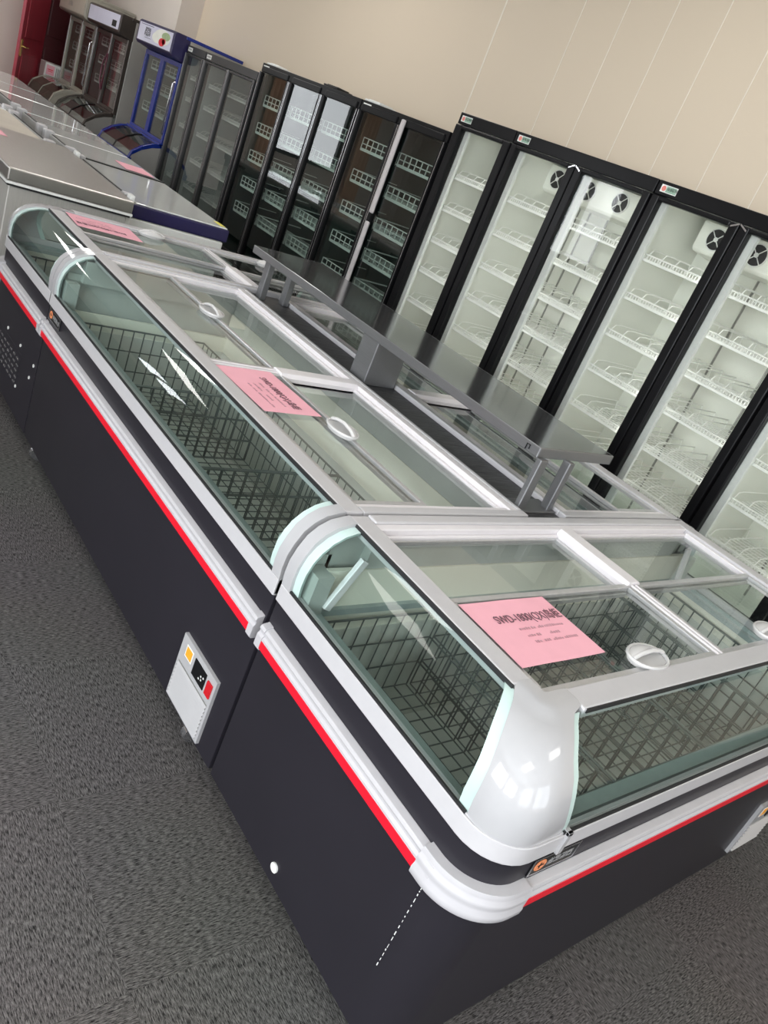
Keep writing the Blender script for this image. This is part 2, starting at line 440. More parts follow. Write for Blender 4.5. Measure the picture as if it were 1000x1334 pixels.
def liner(T, root, x0, x1, y0, y1, steps, low=('x0',), zf=.24, zl=.665, zh=.775):
    """open tub; sides named in low stop under the curved glass, the others rise to the lids"""
    mb = MB(T); t = .014
    mb.box(x0, x1, y0, y1, zf-.02, zf, 1); t2 = .004; zk = .600
    mb.box(x0, x0+t2, y0, y1, zf, zk, 1); mb.box(x1-t2, x1, y0, y1, zf, zk, 1); mb.box(x0+t2, x1-t2, y0, y0+t2, zf, zk, 1); mb.box(x0+t2, x1-t2, y1-t2, y1, zf, zk, 1)
    mb.box(x0-t, x0, y0-t, y1+t, zf-.02, zl if 'x0' in low else zh)
    mb.box(x1, x1+t, y0-t, y1+t, zf-.02, zl if 'x1' in low else zh)
    mb.box(x0, x1, y0-t, y0, zf-.02, zl if 'y0' in low else zh)
    mb.box(x0, x1, y1, y1+t, zf-.02, zl if 'y1' in low else zh)
    for s in steps: mb.box(*s[:4], zf, s[4])
    return mb.build('liner', ['liner', 'tank'], root)

def end_freezer(T, origin, label, group):
    r = thing('island_freezer', origin, label, 'freezer', group)
    R = (.1, .1, .001, .001)
    mb = MB(T); mb.ring(rloop(0, 0, EX, EW, R), rloop(0, 0, EX, EW, R, .03), .090, .658)
    mb.box(.03, EX-.03, .03, EW-.03, .095, .11)
    mb.build('cabinet', 'charcoal', r, smooth=35, label='dark charcoal cabinet')
    mb = MB(T); mb.ring(rloop(-.006, -.006, EX+.006, EW, R), rloop(-.006, -.006, EX+.006, EW, R, .022), .656, .700)
    mb.ring(rloop(-.006, -.006, EX+.006, EW, R, .004), rloop(-.006, -.006, EX+.006, EW, R, .022), .700, .703)
    mb.build('sill_frame', 'rail', r, smooth=35, bevel=.002)
    mb = MB(T); mb.ring(rloop(.012, .012, EX-.012, EW-.02, R), rloop(.012, .012, EX-.012, EW-.02, R, .055), .655, .672)
    mb.ring(rloop(.03, .03, EX-.03, EW-.02, R), rloop(.03, .03, EX-.03, EW-.02, R, .010), .672, .684)
    mb.build('inner_ledge', 'ledge', r, smooth=35)
    liner(T, r, .062, EX-.062, .062, EW-.062, [], ('x0', 'x1', 'y0'))
    MX = compose(T, lambda p: (EX-p[0], p[1], p[2]))
    SW = lambda p: (p[1], p[0], p[2])
    for TT in (T, MX):
        glass_strip(TT, r, yA, lambda t: EW-.034)
        arch(TT, r, EW-.036, EW)
        bumper_strip(TT, r, .085, EW-.004)
        # corner cap
        g = []; n = len(PROF)-1
        rows = [(d-.004 if d < .1 else d-.002, z+(.002 if i else 0), yA(i/n), xB(i/n), min(.1-.05*(i/n)**1.5, YA[i]-d-.003, XB[i]-d-.003)) for i, (d, z) in enumerate(PROF)]
        rows += [(.122, .8875, .205, .229, .035), (.140, .8890, .205, .229, .02), (.166, .8885, .205, .229, .004), (.166, .865, .205, .229, .004)]
        for d, z, a, b, rr in rows:
            row = [(d, a, z), (d, (a+d+rr)/2, z)]
            row += [(d+rr-rr*math.cos(math.pi/2*k/10), d+rr-rr*math.sin(math.pi/2*k/10), z) for k in range(11)]
            row += [((b+d+rr)/2, d, z), (b, d, z)]
            g.append(row)
        mb = MB(TT); mb.grid(g); mb.build('corner_cap', 'white_abs', r, smooth=45, solid=.006)
        # corner of the bumper
        prof = [(0, .523), (.024, .525), (.028, .530), (.029, .545), (.025, .553), (.0255, .560), (.0275, .566), (.0275, .574), (.023, .579), (.0235, .585), (.021, .594), (0, .596)]
        g = []
        for k in range(-3, 19):
            if k < 0: g.append([(-o, .1+.008*(-k), z) for o, z in prof]); continue
            if k > 15: g.append([(.1+.010*(k-15), -o, z) for o, z in prof]); continue
            a = math.pi/2*k/15
            g.append([(.1-(.1+o)*math.cos(a), .1-(.1+o)*math.sin(a), z) for o, z in prof])
        mb = MB(TT); mb.grid(g)
        for q in (g[0], g[-1]): mb.add(q, [tuple(range(len(q)))])
        mb.build('corner_bumper', 'bumper', r, smooth=50)
        mb = MB(TT); mb.hexa([(.060, EW-.094, .692), (.080, EW-.094, .684), (.080, EW-.080, .684), (.060, EW-.080, .692)], [(.118, EW-.094, .826), (.138, EW-.094, .818), (.138, EW-.080, .818), (.118, EW-.080, .826)])
        mb.build('stay_bar', 'white_alu', r, bevel=.002)
    # front (y = 0 side)
    TF = compose(T, SW)
    mb = MB(TF); rows = []; n = len(PROF)-1
    for i, (d, z) in enumerate(PROF):
        a, b = xB(i/n), EX-xB(i/n); bo = .020
        rows.append([(d, y, z) for y in [a, a+bo]+[a+bo+(b-a-2*bo)*k/8 for k in range(1, 8)]+[b-bo, b]])
    mb.grid(rows, 0, lambda i, j: 1 if j in (0, 9) else 0)
    mb.build('curved_glass', ['glass_curved', 'frost'], r, smooth=60, solid=.005)
    mb = MB(TF); mb.box(.1075, .1115, .233, EX-.233, .8765, .8865); mb.build('seal', 'black_matt', r)
    mb = MB(TF); mb.box(-.004, .001, .168, EX-.168, .6995, .7060); mb.build('seal', 'black_matt', r)
    bumper_strip(TF, r, .118, EX-.118)
    mb = MB(T); mb.box(.172, .186, -.011, -.004, .652, .708); mb.box(.172, .186, -.011, .006, .700, .708); mb.build('rail_clip', 'white_abs', r, bevel=.001)
    # closing wall under the rear rail and the cheeks of the arches
    mb = MB(T); mb.box(.07, EX-.07, EW-.03, EW, .66, .868); mb.box(.166, EX-.166, EW-.058, EW-.03, .776, .856)
    mb.box(.03, .08, EW-.03, EW-.004, .66, .80); mb.box(EX-.08, EX-.03, EW-.03, EW-.004, .66, .80)
    mb.box(.018, .064, EW-.085, EW-.032, .66, .774); mb.box(EX-.064, EX-.018, EW-.085, EW-.032, .66, .774)
    mb.build('upper_wall', 'cheek', r)
    # lid rails
    mb = MB(T); z0, z1 = .862, .888
    mb.box(.110, .166, .200, EW, z0, z1); mb.box(EX-.166, EX-.110, .200, EW, z0, z1)
    mb.box(.225, EX-.225, .110, .166, z0, z1)
    mb.box(.166, EX-.166, EW-.034, EW, z0, z1+.004)
    mb.build('top_rail', 'rail', r, bevel=.004)
    mb = MB(T)
    mb.box(.166, EX-.166, EW-.058, EW-.034, .856, .886); mb.box(.166, EX-.166, EW-.070, EW-.058, .852, .872)
    mb.box(EX-.182, EX-.166, .17, EW-.07, .858, .880)
    mb.prism([(.842, .852), (.842, .878), (.852, .890), (.900, .890), (.912, .878), (.912, .852)], 'y', .452, EW-.058)
    mb.box(.862, .872, .166, .452, .850, .884); mb.box(.880, .890, .166, .452, .850, .884)
    mb.build('lid_track', 'white_alu', r, bevel=.003)
    lid(T, r, .168, .860, .168, .462, .868, (.575, .200, 'x', 1))
    lid(T, r, .168, .842, .440, EW-.060, .852)
    lid(T, r, .892, EX-.170, .168, .462, .868, (1.215, .200, 'x', 1))
    lid(T, r, .912, EX-.170, .440, EW-.060, .852)
    for x in (.12, EX-.12):
        for y in (.10, EW-.10): caster(T, r, x, y)
    return r

LW = .785
def long_freezer(T, origin, LEN, label, group):
    r = thing('island_freezer', origin, label, 'freezer', group)
    mb = MB(T); R4 = (.004,)*4
    mb.ring(rloop(0, 0, LW, LEN, R4, 0, 2), rloop(0, 0, LW, LEN, R4, .03, 2), .090, .658)
    mb.box(.03, LW-.03, .03, LEN-.03, .095, .11)
    mb.build('cabinet', 'charcoal', r, smooth=35, label='dark charcoal cabinet')
    mb = MB(T); mb.ring(rloop(-.006, 0, LW, LEN, R4, 0, 2), rloop(-.006, 0, LW, LEN, R4, .022, 2), .656, .700)
    mb.ring(rloop(-.006, 0, LW, LEN, R4, .004, 2), rloop(-.006, 0, LW, LEN, R4, .022, 2), .700, .703)
    mb.build('sill_frame', 'rail', r, bevel=.002)
    mb = MB(T); mb.box(.012, .066, .03, LEN-.03, .655, .672); mb.box(.03, .04, .03, LEN-.03, .672, .684)
    mb.build('inner_ledge', 'ledge', r)
    liner(T, r, .062, LW-.05, .062, LEN-.062, [], ('x0', 'y0', 'y1'))
    glass_strip(T, r, lambda t: .034, lambda t: LEN-.034)
    arch(T, r, 0, .036); arch(T, r, LEN-.036, LEN)
    bumper_strip(T, r, .004, LEN-.004)
    mb = MB(T); mb.box(LW-.03, LW, .0, LEN, .66, .868); mb.box(LW-.048, LW-.03, .03, LEN-.03, .776, .856); mb.box(.08, LW-.05, LEN-.060, LEN-.032, .776, .862); mb.box(.08, LW-.05, .032, .060, .776, .862)
    for a, b in ((.004, .032), (LEN-.032, LEN-.004)):
        mb.box(.08, LW-.03, a, b, .66, .864); mb.box(.03, .08, a, b, .66, .80)
    mb.box(.018, .064, .032, .085, .66, .774); mb.box(.018, .064, LEN-.085, LEN-.032, .66, .774)
    mb.build('upper_wall', 'cheek', r)
    mb = MB(T); z0, z1 = .862, .888
    mb.box(.110, .166, 0, LEN, z0, z1)
    mb.box(.166, LW, 0, .03, z0, z1); mb.box(.166, LW, LEN-.03, LEN, z0, z1)
    mb.box(LW-.018, LW, .03, LEN-.03, z0, z1)
    mb.build('top_rail', 'rail', r, bevel=.004)
    mid = LEN*.472
    mb = MB(T)
    mb.box(LW-.050, LW-.018, .03, LEN-.03, .856, .886); mb.box(LW-.066, LW-.050, .03, LEN-.03, .852, .872)
    mb.box(.166, LW-.05, .03, .050, .856, .882); mb.box(.166, LW-.05, LEN-.05, LEN-.03, .856, .882)
    mb.prism([(mid-.034, .852), (mid-.034, .876), (mid-.024, .889), (mid+.024, .889), (mid+.034, .876), (mid+.034, .852)], 'x', .41, LW-.05)
    mb.box(.166, .41, mid-.016, mid-.006, .850, .884); mb.box(.166, .41, mid+.006, mid+.016, .850, .884)
    mb.build('lid_track', 'white_alu', r, bevel=.003)
    for a, b, hy in ((.052, mid-.018, .465), (mid+.018, LEN-.052, mid+.52)):
        lid(T, r, .168, .422, a, b, .868, (.408, hy, 'y', 1))
        lid(T, r, .400, LW-.052, a, b, .852)
    for x in (.052, LW-.08):
        for y in (.185, LEN-.05): caster(T, r, x, y)
    return r

Y2, Y3 = .788, 2.654           # the long freezers run from Y2 to Y3
LEN = Y3-Y2-.004
YE = Y3+.002+EW                # outer face of the far end freezer
T1 = ID
T2 = lambda p: (p[0], Y2+p[1], p[2])
T2R = lambda p: (EX-p[0], Y2+p[1], p[2])
T3 = lambda p: (p[0], YE-p[1], p[2])
GI = 'island display freezers with sliding glass lids'
f1 = end_freezer(T1, (EX/2, EW/2, 0), 'nearest white and charcoal island freezer with curved glass, across the near end of the island', GI)
f2 = long_freezer(T2, (LW/2, Y2+LEN/2, 0), LEN, 'long curved-glass island freezer on the carpet-aisle side, between the two end freezers', GI)
f2b = long_freezer(T2R, (EX-LW/2, Y2+LEN/2, 0), LEN, 'long island freezer partly hidden under the stainless bridge shelf, beside the tall coolers', GI)
f3 = end_freezer(T3, (EX/2, YE-EW/2, 0), 'island freezer at the far end of the island, in front of the stainless chest', GI)
control_panel(T2, f2, 'y', 1.069-Y2, .862-Y2, .108, .320)
control_panel(T1, f1, 'x', 1.455, 1.66, .135, .345)
badge(f1, lambda u, v, o: (.128+u, -o, .602+v), .14, .044, 3)
badge(f2, lambda u, v, o: (-o, 2.632-u, .606+v), .138, .042, 5)
mb = MB(); mb.cyl((-.004, .44, .134), (.001, .44, .134), .0125, 20); mb.build('drain_plug', 'label_white', f1, smooth=40, label='white round plug')
for (y, z) in ((3.104, .37), (2.898, .375), (2.693, .374), (2.719, .311), (2.866, .203)):
    mb = MB(); mb.cyl((-.003, y, z), (.001, y, z), .007, 10); mb.build('panel_screw', 'label_white', f3)
mb = MB(); mb.box(-.0008, .001, 2.87, 3.26, .195, .345, 1)
for i in range(7):
    for j in range(5):
        y = 2.89+.052*i-.012*(j % 2); z = .205+.026*j
        mb.box(-.0022, .001, y, y+.030, z, z+.007)
mb.build('vent_grille', ['chrome', 'charcoal'], f3)

# ------------------------------------------------------------------ wire baskets
def basket(x0, x1, y0, y1, z0, z1, label, group, sp=.044, hoop=True):
    root = thing('wire_basket', ((x0+x1)/2, (y0+y1)/2, z0), label, 'basket', group)
    mb = MB(); r = .0028
    xs = [x0+(x1-x0)*k/max(1, round((x1-x0)/sp)) for k in range(round((x1-x0)/sp)+1)]
    ys = [y0+(y1-y0)*k/max(1, round((y1-y0)/sp)) for k in range(round((y1-y0)/sp)+1)]
    for x in xs: mb.tube([(x, y0, z1), (x, y0, z0), (x, y1, z0), (x, y1, z1)], r, 4)
    for y in ys: mb.tube([(x0, y, z1), (x0, y, z0+.003), (x1, y, z0+.003), (x1, y, z1)], r, 4)
    mb.build('wire_grid', 'wire_dark', root)
    mb = MB(); R = .004
    for z, rr in ((z1, R), (z0+(z1-z0)*.66, .0028), (z0+(z1-z0)*.33, .0028)):
        mb.tube([(x0, y0, z), (x1, y0, z), (x1, y1, z), (x0, y1, z), (x0, y0, z)], rr, 5)
    mb.build('rim', 'wire_dark', root)
    return root
GB = 'dark wire baskets in the island freezers'
zb0, zb1 = .375, .635
BX = [(.085, .494), (.510, .914), (.930, 1.334), (1.350, 1.665)]
for (a, b), w in zip(BX, ('left end', 'left of centre', 'right of centre', 'right end')):
    basket(a, b, .085, .700, zb0, zb1, 'dark wire basket inside the nearest island freezer, at the %s of its row' % w, GB)
for k, w in enumerate(('nearest', 'second from near', 'third from near')):
    a = Y2+.080+k*.565
    basket(.085, .620, a, a+.557, zb0, zb1, 'dark wire basket in the aisle-side long freezer, %s of three' % w, GB)
    basket(EX-.620, EX-.085, a, a+.557, zb0, zb1, 'dark wire basket in the long freezer under the bridge shelf, %s of three' % w, GB)
for (a, b), w in zip(BX, ('left end', 'left of centre', 'right of centre', 'right end')):
    basket(a, b, YE-.700, YE-.085, zb0, zb1, 'dark wire basket inside the far end freezer, at the %s of its row' % w, GB)

# ------------------------------------------------------------------ spine cover and bridge shelf between the two rows
sp = thing('gap_cover', (.875, 1.72, 0), 'dark ribbed cover strip filling the gap between the two long freezers', 'cover strip')
mb = MB(); mb.box(.788, .962, Y2, Y3-.004, .858, .872)
mb.build('ribbed_top', 'rib', sp, bevel=.002)
mb = MB(); mb.box(.80, .95, Y2+.01, Y3-.014, .0, .858); mb.build('spine_panel', 'black_matt', sp)

br = thing('bridge_shelf', (.98, 1.77, .872), 'stainless steel bridge shelf on posts over the gap between the long freezers', 'shelf')
ZS = 1.035
mb = MB()
mb.box(.800, 1.170, .868, 2.70, ZS+.026, ZS+.032)
mb.build('shelf_board', 'shelfsteel', br, bevel=.002)
mb = MB()
mb.box(.797, .803, .865, 2.70, ZS, ZS+.032); mb.box(1.167, 1.173, .865, 2.70, ZS, ZS+.032)
mb.box(.800, 1.170, .865, .871, ZS, ZS+.032); mb.box(.800, 1.170, 2.697, 2.703, ZS, ZS+.032)
mb.box(.806, 1.164, .874, 2.694, ZS+.004, ZS+.010)
mb.build('edge_fascia', 'steel_matt', br, bevel=.003)
def post(x0, x1, y0, y1, t=.03):
    mb = MB(); mb.box(x0, x1, y0, y1, .872, ZS+.004)
    return mb.build('post', 'steel_matt', br, bevel=.003)
post(.795, .830, .842, .862); post(.930, .955, .838, .868)
post(.805, .955, 1.70, 1.80)
post(.815, .845, 2.56, 2.60); post(.925, .955, 2.54, 2.58)
mb = MB(); mb.box(.790, .962, .825, .905, .872, .878); mb.build('base_plate', 'steel_matt', br, bevel=.002)
mb = MB(); mb.tube([(.7955, .915, ZS+.004), (.7955, .915, ZS+.022), (.7955, .903, ZS+.022), (.7955, .903, ZS+.010)], .002, 6)
mb.build('hook', 'black', br)

# ------------------------------------------------------------------ pink price papers
def paper(o, U, V, w, h, label, model=None, group='pink paper notices on the freezers'):
    o, U, V = Vector(o), Vector(U).normalized(), Vector(V).normalized(); N = U.cross(V)
    P = lambda u, v, d=0: tuple(o+U*u+V*v+N*d)
    r = thing('paper_notice', P(w/2, h/2), label, 'notice', group)
    mb = MB(); rows_t = [[P(w*i/6, h*j/4, .0012+.0005*math.sin(i*1.3+j*.9)) for i in range(7)] for j in range(5)]
    mb.grid(rows_t); mb.build('sheet', 'pink', r, solid=.0006, smooth=60)
    mt = MB(); pl = lambda u, v, d=0: P(u, v, .0022+d)
    k = w/.285
    if model:
        s = .034
        u = .056*k
        wd = text_mesh(mt, model, s, lambda a, b, d: pl(u+a, h-.074*k+b, d), 0, .74)
    mp = MB(); rn = random.Random(int(w*1e4)+len(label))
    for v, spans in ((.100, [(.12, .15), (.16, .175), (.182, .20), (.205, .265)]), (.122, [(.125, .15), (.155, .17), (.20, .235)]), (.142, [(.13, .15), (.16, .18), (.19, .225), (.23, .275)])):
        for a, b in spans:
            x = a-.02
            while x < b-.02:
                ww = rn.uniform(.002, .006); hh = rn.uniform(.004, .008)
                q = [(x*k, h-v*k), ((x+ww)*k, h-v*k), ((x+ww)*k, h-v*k+hh), (x*k, h-v*k+hh)]
                mp.hexa([pl(*p) for p in q], [pl(*p, .0004) for p in q]); x += ww+.003
    if model: mt.build('lettering', 'ink', r)
    mp.build('small_print', 'ink_pale', r)
    return r
MODEL = 'SWD-1800(QX)岛柜'
paper((.176, .236, .8835), (1, .004, 0), (-.004, 1, 0), .284, .200, 'pink paper notice lying on the front glass lid of the nearest island freezer', MODEL)
paper((.166, 1.636, .8835), (.04, -1, 0), (1, .04, 0), .312, .205, 'pink paper notice at the middle of the aisle-side long freezer, near its centre rail', MODEL)
paper((.468, 3.244, .8835), (-1, .03, 0), (-.03, -1, 0), .285, .205, 'pink paper notice on the far end freezer, beside its clear lid handle', MODEL)

mb = MB(); rn = random.Random(3)
z = .515
while z > .26:
    hh = rn.uniform(.003, .012); mb.box(-.0006, .0004, .0975, .0975+rn.uniform(.0008, .002), z-hh, z); z -= hh+rn.uniform(.003, .012)
o = mb.build('paint_chips', 'label_white', f1); o['kind'] = 'stuff'
M['joint'] = mat('panel_joint', (.82, .765, .67), .5, 0, .03, 20)
def foot(root, x, y, h, r=.025):
    mb = MB(); mb.cyl((x, y, 0), (x, y, h), r, 12); return mb.build('foot', 'black_matt', root, smooth=40)
# ------------------------------------------------------------------ tall glass-door coolers along the right wall
XF = 2.60
def fence_shelf(y0, y1, xf, xb, style):
    """one wire shelf: a front fence with teeth, dividers and floor wires"""
    mb = MB(); r = .0022
    if style == 'fine':
        n = int((y1-y0)/.0165)
        for z in (0, .032): mb.tube([(xf, y0, z), (xf, y1, z)], .0042, 5)
        mb.box(xf-.002, xf+.003, y0, y1, -.002, .010)
        for k in range(n+1): mb.tube([(xf, y0+(y1-y0)*k/n, 0), (xf, y0+(y1-y0)*k/n, .032)], .0027, 4)
        nd = 5
        for k in range(nd+1):
            y = y0+.02+(y1-y0-.04)*k/nd
            mb.tube([(xf, y, 0), (xf+.045, y, .060), (xf+.09, y, .066), (xb-.02, y, .066), (xb, y, .0)], .0030, 5)
        for k in range(9):
            x = xf+.03+(xb-xf-.03)*k/8; mb.tube([(x, y0, .003), (x, y1, .003)], r, 4)
        for k in range(14):
            y = y0+(y1-y0)*(k+.5)/14; mb.tube([(xf, y, 0), (xb, y, 0)], .0016, 4)
    else:
        for z in (0, .042, .084): mb.tube([(xf, y0, z), (xf, y1, z)], .0042, 5)
        mb.box(xf-.002, xf+.003, y0, y1, -.008, .012)
        for k in range(8):
            y = y0+(y1-y0)*k/7; mb.tube([(xf, y, 0), (xf, y, .084)], .0042, 5)
        for k in range(11):
            x = xf+.03+(xb-xf-.03)*k/10; mb.tube([(x, y0, .0), (x, y1, .0)], .0028, 4)
        for y in (y0, y1): mb.tube([(xf, y, .084), (xb, y, .084)], .003, 4)
    return mb

def fan(root, x, y, z, rad=.052):
    mb = MB(); mb.cyl((x, y, z), (x+.012, y, z), rad*1.12, 24, 1)
    mb.cyl((x-.002, y, z), (x+.004, y, z), rad, 24, 0)
    for k in range(4):
        a = math.pi/4+math.pi/2*k
        mb.tube([(x-.004, y, z), (x-.004, y+rad*1.1*math.cos(a), z+rad*1.1*math.sin(a))], .0028, 5, 1)
    mb.cyl((x-.007, y, z), (x, y, z), .012, 12, 1)
    return mb.build('fan', ['fan', 'label_white'], root, smooth=40)

def sticker(root, y1, z0, w=.10, h=.036, x=XF, kind='green', seed=2):
    """small brand label; runs towards smaller y as the viewer reads it"""
    pl = lambda u, v, o: (x-o, y1-u, z0+v)
    mb = MB()
    def blk(a, b, c, d, o0, o1, m):
        q = [(a, c), (b, c), (b, d), (a, d)]; mb.hexa([pl(*p, o0) for p in q], [pl(*p, o1) for p in q], m)
    blk(0, w, 0, h, 0, .0012, 0)
    if kind == 'green':
        blk(w*.34, w*.96, h*.10, h*.90, .0012, .0018, 1)
        n = 16; c = (w*.19, h*.5); rr = h*.36
        lo = [pl(c[0]+rr*math.cos(2*math.pi*k/n), c[1]+rr*math.sin(2*math.pi*k/n), .0012) for k in range(n)]
        hi = [pl(c[0]+rr*math.cos(2*math.pi*k/n), c[1]+rr*math.sin(2*math.pi*k/n), .0018) for k in range(n)]
        mb.add(lo+hi, [tuple(range(n-1, -1, -1)), tuple(range(n, 2*n))]+[(k, (k+1) % n, n+(k+1) % n, n+k) for k in range(n)], 2)
        glyphs(mb, 4, h*.38, lambda u, v, o: pl(w*.39+u, h*.38+v, .0018+o), 3, .15, seed)
    else:
        glyphs(mb, 4, h*.42, lambda u, v, o: pl(w*.16+u, h*.30+v, .0012+o), 3, .2, seed)
    return mb.build('brand_label', ['label_white', 'label_green', 'label_red', 'black_matt'], root, label='small brand label')

def cooler(y0, y1, nd, zt, label, group, inner='cooler_in', frame='black', pane='pane', shelves=(), style='fine', depth=.60, cooler_fill=True,
           fans=(), lab='green', stile=.05, edge=.045, zb=.27, zg=None, silver=False, handles=(), header='black', std=True, x0=XF, caps=True):
    r = thing('display_cooler', (x0+depth/2, (y0+y1)/2, 0), label, 'cooler', group)
    x1 = x0+depth; g = .004; a, b = y0+g, y1-g
    zg = zg if zg else zt-.095
    mb = MB(); t = .035
    mb.box(x0+.05, x1, a, a+t, .06, zt-.01); mb.box(x0+.05, x1, b-t, b, .06, zt-.01)
    mb.box(x1-t, x1, a+t, b-t, .06, zt-.01); mb.box(x0+.05, x1-t, a+t, b-t, zt-.05, zt-.01)
    mb.box(x0+.05, x1-t, a+t, b-t, .06, .26)
    mb.build('cabinet', frame, r, bevel=.003)
    mb = MB(); s = .010
    mb.box(x1-t-s, x1-t, a+t, b-t, .26, zt-.05)
    mb.box(x0+.055, x1-t-s, a+t, a+t+s, .26, zt-.05); mb.box(x0+.055, x1-t-s, b-t-s, b-t, .26, zt-.05)
    mb.box(x0+.055, x1-t-s, a+t+s, b-t-s, zt-.06, zt-.05); mb.box(x0+.055, x1-t-s, a+t+s, b-t-s, .26, .27)
    mb.build('liner', inner, r)
    mb = MB(); mb.box(x0, x0+.05, a, b, zt-.068, zt); mb.build('header', header, r, bevel=.004)
    mb = MB(); mb.box(x0+.005, x0+.05, a, b, .06, .255)
    for k in range(7): mb.box(x0-.001, x0+.006, a+.06, b-.06, .085+.022*k, .095+.022*k)
    mb.build('base_grille', frame, r, bevel=.002)
    for y in (a+.06, b-.06):
        for x in (x0+.10, x1-.08): foot(r, x, y, .062, .022)
    dw = (b-a)/nd
    for k in range(nd):
        da, db = a+dw*k+.003, b-dw*(nd-1-k)-.003
        ea = edge if k == 0 else stile; eb = edge if k == nd-1 else stile
        z0, z1 = zb, zt-.072
        fm = MB(); f0 = x0-.012
        fm.box(f0, x0+.035, da, da+ea, z0, z1); fm.box(f0, x0+.035, db-eb, db, z0, z1)
        fm.box(f0, x0+.035, da+ea, db-eb, z0, z0+.05); fm.box(f0, x0+.035, da+ea, db-eb, zg, z1)
        d = fm.build('glass_door', frame, r, bevel=.006)
        pm = MB(); pm.box(x0+.006, x0+.012, da+ea-.003, db-eb+.003, z0+.045, zg+.003); pm.build('glass_pane', pane, d)
        if silver:
            sm = MB()
            sm.box(f0-.003, f0+.002, db-.009, db-.003, z0, z1); sm.build('edge_trim', 'chrome', d)
            sm = MB(); sm.box(f0-.003, f0+.002, da+.003, da+.008, z0, z1); sm.build('edge_trim', 'chrome', d)
        elif nd == 2 and caps:
            sm = MB(); y = db if k == 0 else da; q = -1 if k == 0 else 1
            sm.hexa([(f0-.003, y, z1+.004), (f0-.003, y+q*.040, z1-.016), (f0-.003, y+q*.040, z1-.024), (f0-.003, y, z1-.004)],
                    [(f0+.02, y, z1+.004), (f0+.02, y+q*.040, z1-.016), (f0+.02, y+q*.040, z1-.024), (f0+.02, y, z1-.004)])
            sm.build('corner_cap', 'chrome', d)
        for z in shelves:
            base = SHELF.get((round(db-da, 3), style, inner))
            la, lb = a+dw*k+(t+.02 if k == 0 else .012), b-dw*(nd-1-k)-(t+.02 if k == nd-1 else .012)
            m_ = fence_shelf(la, lb, x0+.08, x1-.08, style)
            m_.v = [v+Vector((0, 0, z)) for v in m_.v]
            m_.build('wire_shelf', 'wire_white', r)
        if std:
            sd = MB()
            ym = (a+dw*k+b-dw*(nd-1-k))/2
            for y in (ym-.045, ym+.045, da+.07): sd.box(x1-t-s-.006, x1-t-s, y-.005, y+.005, .32, 1.78 if zt > 1.95 else 1.62)
            sd.build('shelf_standard', 'slot', r)
        if cooler_fill:
            
            lm = MB(); lm.box(x0+.040, x0+.056, da+ea-.030, da+ea-.012, .33, zg-.02); lm.build('led_strip', 'led', r)  # strip tucked behind the stile, added to brighten the interior
            lm = MB(); lm.box(x0+.038, x0+.060, db-eb-.032, db-eb+.004, .30, zg); lm.build('door_gasket', 'label_white', r)
    if fans:
        ya, yb = fans[0]
        em = MB()
        em.prism([(x0+.34, zt-.075), (x1-t-s, zt-.075), (x1-t-s, zt-.25), (x0+.36, zt-.235), (x0+.34, zt-.22)], 'y', ya, yb)
        e = em.build('evaporator_cover', 'cream_white', r, bevel=.012)
        for fy in fans[1]: fan(e, x0+.334, fy, zt-.150)
    if lab: sticker(r, b-.025, zt-.052, x=x0, kind=lab, seed=int(y1*10))
    for hy, ha, hb in handles:
        hm = MB(); hm.box(x0-.030, x0-.012, hy-.022, hy+.022, ha, hb); hm.build('door_handle', 'hgrey', r, bevel=.008)
    return r
SHELF = {}
M['hgrey'] = mat('pale_handle', (.58, .55, .56), .35, .1, .04, 20)
SH5 = (.793, 1.005, 1.212, 1.419, 1.625, .58)
GC = 'black tall coolers with white interiors'
cooler(.100, 1.163, 2, 2.0, 'black white-lined tall cooler cut off by the right edge of the photo', GC, shelves=SH5, fans=((.30, .98), (.42, .64, .86)))
cooler(1.163, 2.228, 2, 2.0, 'black double-door cooler with white interior, second from the right among the tall coolers', GC, shelves=SH5, fans=((1.34, 2.10), (1.98, 1.735, 1.49)))
cooler(2.228, 3.310, 2, 2.0, 'black double-door cooler with white interior, directly behind the near end of the bridge shelf', GC, shelves=SH5, fans=((2.52, 3.33-.06), (3.165, 2.905, 2.65)))
cooler(3.310, 3.850, 1, 2.0, 'narrow single-door black cooler with white interior, next to the dark green one', GC, shelves=SH5, fans=((3.40, 3.66), (3.52,)), edge=.062)
SHD = (.64, .865, 1.095, 1.328, 1.556)
GD = 'black tall coolers with dark interiors'
cooler(3.872, 4.932, 2, 1.87, 'tall black two-door cooler with dark green interior, beside the narrow white-lined cooler', GD, 'cooler_dark', 'black', 'pane_dark', SHD, 'grid',
       cooler_fill=False, lab='plain', stile=.045, edge=.03, zg=1.845, silver=True, handles=((4.352, 1.20, 1.84), (4.352, .55, 1.14)), std=False)
cooler(4.936, 6.530, 3, 1.87, 'wide dark three-door cooler with mirror-like glass reflecting bright windows', GD, 'cooler_dark', 'black', 'pane_dark', SHD, 'grid',
       cooler_fill=False, lab='plain', stile=.04, edge=.03, zg=1.845, silver=True, std=False)
GG = 'dark grey coolers with hazy glass'
cooler(6.565, 7.660, 2, 1.785, 'dark grey two-door cooler with hazy glass, left of the mirror-door cooler', GG, 'cooler_grey', 'grey_frame', 'pane_grey', (.55, .80, 1.05, 1.30, 1.50), 'fine',
       cooler_fill=False, lab='plain', stile=.03, edge=.04, header='grey_frame', zg=1.69, silver=True, handles=(), std=False)
cooler(7.672, 8.110, 1, 1.785, 'narrow dark grey single-door cooler beside the blue ice-cream cabinet', GG, 'cooler_grey', 'grey_frame', 'pane_grey', (.55, .80, 1.05, 1.30, 1.50), 'fine',
       cooler_fill=False, lab='plain', stile=.03, edge=.04, header='grey_frame', zg=1.69, silver=True, std=False)
